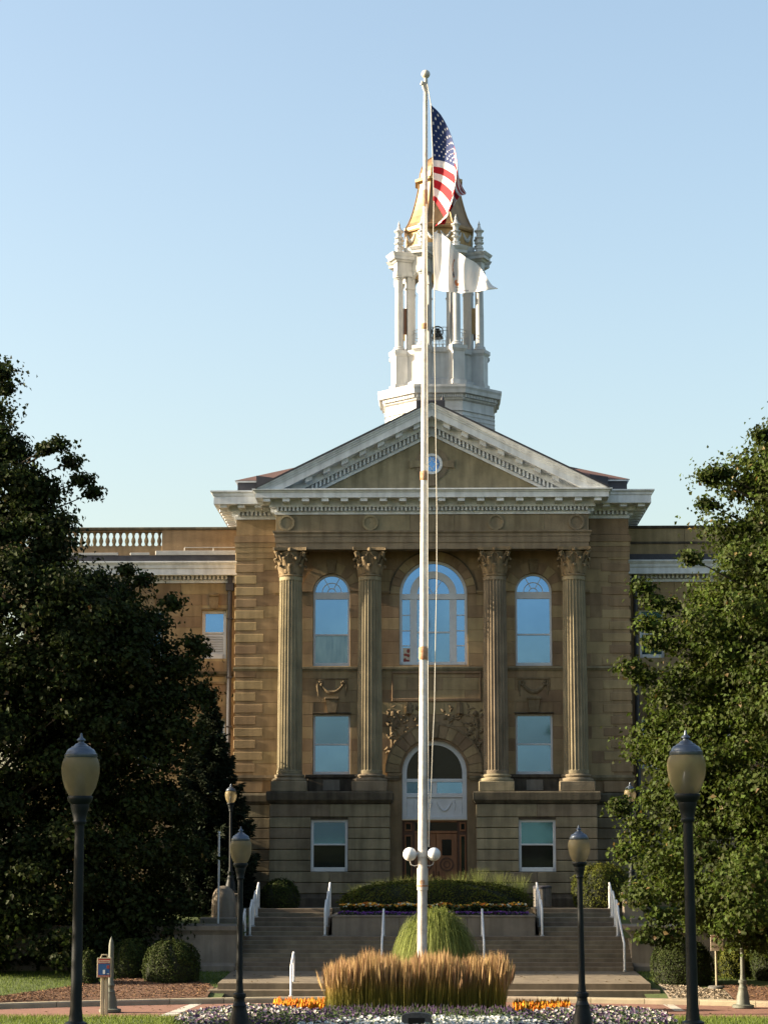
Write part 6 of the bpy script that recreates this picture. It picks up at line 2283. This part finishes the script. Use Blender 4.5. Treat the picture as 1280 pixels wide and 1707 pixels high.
# wispy grasses behind the dome hedge
for k in range(9):
    px = 600 + 33 * k
    py = (1478, 1470, 1466, 1462, 1466, 1458, 1452, 1456, 1462)[k]
    q = at(px, py, 77.2)
    n = 420
    B = np.zeros((n, 3))
    B[:, :2] = rdisc(n, 0.12, 0.12, rs)
    ang = rs.uniform(0, 2 * PI, n)
    rad = rs.uniform(0.05, 0.55, n)
    hgt = q.z - zpl
    tip = np.stack([np.cos(ang) * rad, np.sin(ang) * rad, hgt * rs.uniform(0.65, 1.08, n)], 1)
    o = link('wispy_grass', blade_mesh('wispy_grass', B, tip, rs.uniform(0.008, 0.014, n), M['fountain'], 4, 0.4), None, (q.x, 77.2, zpl + 0.05))
    tag(o, 'tuft of wispy pale grass behind the dome hedge, %s from the left' % ('first', 'second', 'third', 'fourth', 'fifth', 'sixth', 'seventh', 'eighth', 'ninth')[k], 'grass tuft', 'wispy grass tufts on the planter')

# feather reed grass in front of the pole
a, b = at(536, 1670, 57.8), at(851, 1590, 57.8)
cx, ww_ = (a.x + b.x) / 2, (b.x - a.x) / 2 * 0.93
n = 9000
B = np.zeros((n, 3))
d2 = rdisc(n, ww_, 1.0, rs)
d2[:, 0] = np.clip(rs.uniform(-1, 1, n) * ww_ + rs.normal(0, 0.05, n), -ww_, ww_)
B[:, :2] = d2
hgt = (b.z - 0.1) * np.clip(rs.normal(0.90, 0.07, n), 0.45, 1.05) * (1 + 0.05 * np.sin(d2[:, 0] * 4.1) + 0.04 * np.sin(d2[:, 0] * 9.7 + 1) - 0.10 * np.abs(d2[:, 0] / ww_) ** 6)
gb = at(640, 1580, 57.8).z
lean = rs.normal(0, 0.09, (n, 2)) + np.stack([d2[:, 0] / ww_ * 0.07 + 0.03, np.zeros(n)], 1)
tip = np.stack([lean[:, 0], lean[:, 1], hgt], 1)
rg = thing('reed_grass', 'tall tan feathery reed grass in front of the flagpole', 'grass clump', (cx, 57.8, 0.05))
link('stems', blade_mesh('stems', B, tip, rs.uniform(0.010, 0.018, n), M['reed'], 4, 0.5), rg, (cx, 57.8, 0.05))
# plumes: slim feathery spikes at the tips
sel = rs.choice(n, 3800, replace=False)
pb_, pt_ = B[sel] + tip[sel] * 0.66, B[sel] + tip[sel] * 1.04
dirv = pt_ - pb_
sd = norm(np.cross(dirv, rs.normal(0, 1, dirv.shape))) * rs.uniform(0.014, 0.026, (len(sel), 1))
V = np.stack([pb_, pb_ + dirv * 0.4 + sd, pt_, pb_ + dirv * 0.4 - sd], 1).reshape(-1, 3)
i = np.arange(len(sel)) * 4
M['plume'] = mat('grass_plume', (0.36, 0.235, 0.12), (0.28, 0.175, 0.08), scale=3, rough=0.9, island=0.25, trans=0.3)
link('plumes', np_mesh('plumes', V, np.stack([i, i + 1, i + 2, i + 3], 1), M['plume']), rg, (cx, 57.8, 0.05))

# flower beds --------------------------------------------------------------------------
M['f_pansy'] = ramp_island('pansy_petal', [(0.42, 0.39, 0.38), (0.12, 0.075, 0.13), (0.36, 0.34, 0.34), (0.07, 0.04, 0.085), (0.45, 0.42, 0.33), (0.10, 0.06, 0.11), (0.04, 0.06, 0.02)])
M['f_purple'] = ramp_island('purple_petal', [(0.060, 0.035, 0.085), (0.035, 0.05, 0.02), (0.09, 0.055, 0.12), (0.03, 0.025, 0.045), (0.03, 0.045, 0.016)])
M['f_white'] = ramp_island('white_petal', [(0.62, 0.64, 0.62), (0.55, 0.58, 0.56), (0.42, 0.46, 0.44), (0.22, 0.26, 0.2)])
M['f_orange'] = ramp_island('orange_petal', [(0.75, 0.28, 0.02), (0.78, 0.40, 0.03), (0.62, 0.18, 0.02), (0.25, 0.18, 0.02)])
M['f_mix'] = ramp_island('mixed_petal', [(0.60, 0.17, 0.02), (0.68, 0.40, 0.04), (0.06, 0.08, 0.015), (0.55, 0.55, 0.42), (0.62, 0.26, 0.03), (0.07, 0.08, 0.02)])
M['f_violet'] = ramp_island('violet_petal', [(0.14, 0.05, 0.24), (0.20, 0.08, 0.30), (0.09, 0.04, 0.15)])


def flower_patch(name, label, poly, zf, hgt, nf, size, fm, nl, rs, spike=False, cat='flowers', mound=0.0, leafm=None):
    """bedding plants inside a ground polygon: leaves below, petals on top"""
    poly = np.array(poly)
    lo, hi = poly.min(0), poly.max(0)

    def inside(p):
        ok = np.zeros(len(p), bool)
        j = len(poly) - 1
        for i in range(len(poly)):
            xi, yi = poly[i]
            xj, yj = poly[j]
            c = ((yi > p[:, 1]) != (yj > p[:, 1])) & (p[:, 0] < (xj - xi) * (p[:, 1] - yi) / (yj - yi + 1e-12) + xi)
            ok ^= c
            j = i
        return ok

    def sample(n):
        out = np.zeros((0, 2))
        while len(out) < n:
            p = lo + (hi - lo) * rs.rand(n * 2, 2)
            out = np.concatenate([out, p[inside(p)]])
        return out[:n]
    c = poly.mean(0)
    t = tag(thing(name, label, cat, (c[0], c[1], zf(c[0], c[1]))), kind='stuff')

    def top(p):
        q = (p - c) / ((hi - lo) / 2)
        m_ = mound * np.clip(1 - (q ** 2).sum(1), 0, 1)
        return np.array([zf(x, y) for x, y in p]) + m_ + hgt * (0.86 + 0.16 * np.sin(p[:, 0] * 5.1) * np.cos(p[:, 1] * 4.3))
    p = sample(nl)
    zt_ = top(p)
    base = np.array([zf(x, y) for x, y in p])
    f = rs.rand(nl) ** 0.6
    P = np.stack([p[:, 0], p[:, 1], base + (zt_ - base) * f], 1)
    out = norm(np.stack([rs.normal(0, 0.5, nl), rs.normal(-0.3, 0.5, nl), np.ones(nl)], 1))
    link('leaves', leaf_mesh('leaves', P, out, rs.uniform(0.05, 0.11, nl), leafm or M['herb']), t)
    p = sample(nf)
    zz = top(p) + rs.uniform(-0.05, 0.03, nf)
    P = np.stack([p[:, 0], p[:, 1], zz], 1)
    if spike:
        h = rs.uniform(0.5, 1.1, nf) * spike
        V, Fc = [], []
        sdx = rs.uniform(0.3, 0.55, nf) * size
        V = np.stack([P, P + np.stack([sdx, 0 * h, h * 0.4], 1), P + np.stack([rs.normal(0, 0.02, nf), 0 * h, h], 1), P + np.stack([-sdx, 0 * h, h * 0.4], 1), P + np.stack([0 * h, -sdx, h * 0.4], 1), P + np.stack([0 * h, sdx, h * 0.4], 1)], 1).reshape(-1, 3)
        i = np.arange(nf) * 6
        Fc = np.concatenate([np.stack([i, i + 1, i + 2, i + 3], 1), np.stack([i, i + 4, i + 2, i + 5], 1)])
    else:
        nrm_ = norm(np.stack([rs.normal(0, 0.45, nf), rs.normal(-0.5, 0.45, nf), np.ones(nf)], 1))
        u = norm(np.cross(nrm_, rs.normal(0, 1, (nf, 3))))
        w = np.cross(nrm_, u)
        s = (size * rs.uniform(0.6, 1.15, nf)).reshape(-1, 1)
        V = [P - nrm_ * s * 0.25]
        for k in range(5):
            a = 2 * PI * k / 5
            V.append(P + (u * math.cos(a) + w * math.sin(a)) * s * 0.5 + nrm_ * s * 0.12)
        V = np.stack(V, 1).reshape(-1, 3)
        i = np.arange(nf) * 6
        Fc = np.concatenate([np.stack([i, i + 1 + k, i + 1 + (k + 1) % 5], 1) for k in range(5)])
    link('blossoms', np_mesh('blossoms', V, Fc, fm), t)
    return t


def gz(x, y):
    return ground_z(x, y) + 0.02


def gpoly(pts):
    """ground polygon from photograph points lying on the sloping lawn (plane fit)"""
    out = []
    k = 2.33 / 58.6
    for px, py in pts:
        d = ray(px, py)
        t = (2.35 - EYE) / (d.z + k * d.y)
        out.append((d.x * t, d.y * t))
    return out


bedz = gz
tag(MB().add([(x, y, gz(x, y)) for x, y in gpoly([(282, 1712), (330, 1697), (430, 1690), (700, 1688), (960, 1690), (1090, 1696), (1150, 1712), (1200, 1760), (220, 1760)])], [tuple(range(9))]).build('bed_soil', M['soil']), kind='structure')
flower_patch('pansy_bed', 'white and purple pansies at the left of the round bed', gpoly([(290, 1715), (325, 1703), (380, 1696), (440, 1694), (540, 1697), (545, 1706), (430, 1714), (330, 1730)]), gz, 0.24, 1500, 0.085, M['f_pansy'], 4500, rs, mound=0.12)
flower_patch('pansy_bed', 'white and purple pansies at the right of the round bed', gpoly([(880, 1702), (985, 1695), (1060, 1697), (1110, 1706), (1130, 1722), (1000, 1735), (900, 1722)]), gz, 0.24, 1500, 0.085, M['f_pansy'], 4500, rs, mound=0.12)
flower_patch('ageratum_bed', 'dark purple bedding flowers left of the stone marker', gpoly([(400, 1712), (540, 1704), (610, 1704), (640, 1712), (560, 1740), (420, 1745)]), gz, 0.26, 1700, 0.07, M['f_purple'], 2800, rs)
flower_patch('ageratum_bed', 'dark purple bedding flowers right of the white flowers', gpoly([(850, 1704), (900, 1702), (960, 1712), (930, 1740), (850, 1735)]), gz, 0.26, 1200, 0.07, M['f_purple'], 2000, rs)
flower_patch('dusty_miller_bed', 'white bedding flowers along the front of the bed', gpoly([(475, 1745), (500, 1728), (600, 1716), (670, 1714), (840, 1714), (930, 1722), (990, 1745), (960, 1765), (500, 1765)]), gz, 0.26, 2600, 0.10, M['f_white'], 1600, rs)
flower_patch('celosia_bed', 'orange plume flowers left of the reed grass', [(at(px, 1690, Y).x, Y) for px, Y in ((455, 56.5), (540, 56.3), (545, 58.0), (458, 58.0))], lambda x, y: 0.10, 0.26, 520, 0.09, M['f_orange'], 900, rs, spike=0.24)
flower_patch('celosia_bed', 'orange plume flowers right of the reed grass', [(at(px, 1690, Y).x, Y) for px, Y in ((856, 56.2), (952, 56.2), (948, 58.0), (856, 58.0))], lambda x, y: 0.10, 0.24, 480, 0.09, M['f_orange'], 1300, rs, spike=0.24)
flower_patch('salvia_bed', 'dark green and purple foliage below the reed grass', [(at(px, 1690, Y).x, Y) for px, Y in ((540, 50.5), (850, 50.5), (858, 56.9), (536, 56.9))], lambda x, y: gz(x, y), 0.28, 650, 0.05, M['f_purple'], 11000, rs, spike=0.13)
flower_patch('marigold_bed', 'orange and white flowers along the top of the planter', [(-XP + 0.25, Y_PL + 0.4), (XP - 0.25, Y_PL + 0.4), (XP - 0.25, Y_PL + 1.2), (-XP + 0.25, Y_PL + 1.2)], lambda x, y: zpl, 0.36, 2100, 0.10, M['f_mix'], 3600, rs)
flower_patch('violet_bed', 'violet flowers edging the front of the planter', [(-XP + 0.2, Y_PL + 0.12), (XP - 0.2, Y_PL + 0.12), (XP - 0.2, Y_PL + 0.42), (-XP + 0.2, Y_PL + 0.42)], lambda x, y: zpl - 0.03, 0.12, 1100, 0.07, M['f_violet'], 900, rs)

# lawn blades where the grass shows ---------------------------------------------------------
k0 = 26000
Pl = []
for x0_, x1_, y0_, y1_, zf, n in ((-13.5, -5.0, 49, 58.9, lambda x, y: gz(x, y) + 0.0, 11000), (5.0, 11.5, 49, 58.9, lambda x, y: gz(x, y) + 0.0, 9000),
                                  (-16, -6.4, 61.5, 71.5, bank_z, 15000), (6.4, 10, 68.5, 71.5, bank_z, 2500), (-9.5, -6.2, 72.2, 76.5, lambda x, y: 1.65, 1500), (6.2, 9.5, 72.2, 76.5, lambda x, y: 1.65, 1500)):
    xs_ = rs.uniform(x0_, x1_, n)
    ys_ = rs.uniform(y0_, y1_, n)
    if zf is bank_z:
        keep = np.array([(y > kerb_y(x) + 0.5) and (x > 0 or y > kerb_y(x) + 0.40 + (Y_WALL - kerb_y(x)) * mulch_t(x)) for x, y in zip(xs_, ys_)])
    else:
        keep = np.array([y < near_y(x) + 0.05 or y > 60 for x, y in zip(xs_, ys_)])
    xs_, ys_ = xs_[keep], ys_[keep]
    Pl.append(np.stack([xs_, ys_, np.array([zf(x, y) for x, y in zip(xs_, ys_)])], 1))
B = np.concatenate(Pl)
n = len(B)
tip = np.stack([rs.normal(0, 0.03, n), rs.normal(0, 0.03, n), rs.uniform(0.05, 0.10, n)], 1)
tag(link('grass', blade_mesh('grass', B, tip, rs.uniform(0.012, 0.022, n), M['turf'], 2, 0.4)), 'short green grass of the lawns along the drive', 'grass', kind='stuff')

# a few fallen leaves on the drive, the landing and the steps
n = 420
xs_, ys_ = rs.uniform(-12, 11, n), rs.uniform(59, 70.5, n)
zz = np.where(ys_ < 65.0, 0.012, 0.0)
keep = np.array([(y < kerb_y(x) - 0.1) or (abs(x) < 6.1 and y > 66.1) for x, y in zip(xs_, ys_)])
xs_, ys_ = xs_[keep], ys_[keep]
zz = np.where(ys_ > 66.05, Z_LAND0 + (Z_LAND1 - Z_LAND0) * (ys_ - Y_LF) / (Y_LB + 0.1 - Y_LF) + 0.012, 0.012)
P = np.stack([xs_, ys_, zz], 1)
tag(link('fallen_leaves', leaf_mesh('fallen_leaves', P, np.tile([[0, 0, 6.0]], (len(P), 1)), rs.uniform(0.06, 0.11, len(P)), M['leaf_tip'], spread=0.5)), 'scattered brown leaves lying on the drive and landing', 'leaves', kind='stuff')

# bark chips on the mulch and pebbles on the gravel
n = 9000
xs_ = np.concatenate([rs.uniform(-13.5, -6.6, n), rs.uniform(8.5, 13, n // 3)])
ts_ = rs.rand(len(xs_))
P = np.array([(x, kerb_y(x) + 0.42 + ((Y_WALL - kerb_y(x)) * mulch_t(x) if x < 0 else 3.3) * t) for x, t in zip(xs_, ts_)])
P = np.stack([P[:, 0], P[:, 1], np.array([bank_z(x, y) for x, y in P]) + 0.055], 1)
tag(link('bark_chips', leaf_mesh('bark_chips', P, np.tile([[0, 0, 2.0]], (len(P), 1)), rs.uniform(0.04, 0.11, len(P)), M['chip'], aspect=0.4, fold=0.02, spread=0.7)), 'brown bark chips covering the planting beds', 'mulch', kind='stuff')
n = 1500
xs_ = rs.uniform(6.75, 8.4, n)
P = np.array([(x, kerb_y(x) + 0.42 + (3.3 - 0.9 * (x - 6.7)) * t) for x, t in zip(xs_, rs.rand(n))])
P = np.stack([P[:, 0], P[:, 1], np.array([bank_z(x, y) for x, y in P]) + 0.05], 1)
tag(link('pebbles', leaf_mesh('pebbles', P, np.tile([[0, 0, 1.0]], (len(P), 1)), rs.uniform(0.05, 0.09, len(P)), M['kerb'], aspect=0.9, fold=0.1, spread=0.6)), 'pale pebbles beside the landing', 'gravel', kind='stuff')
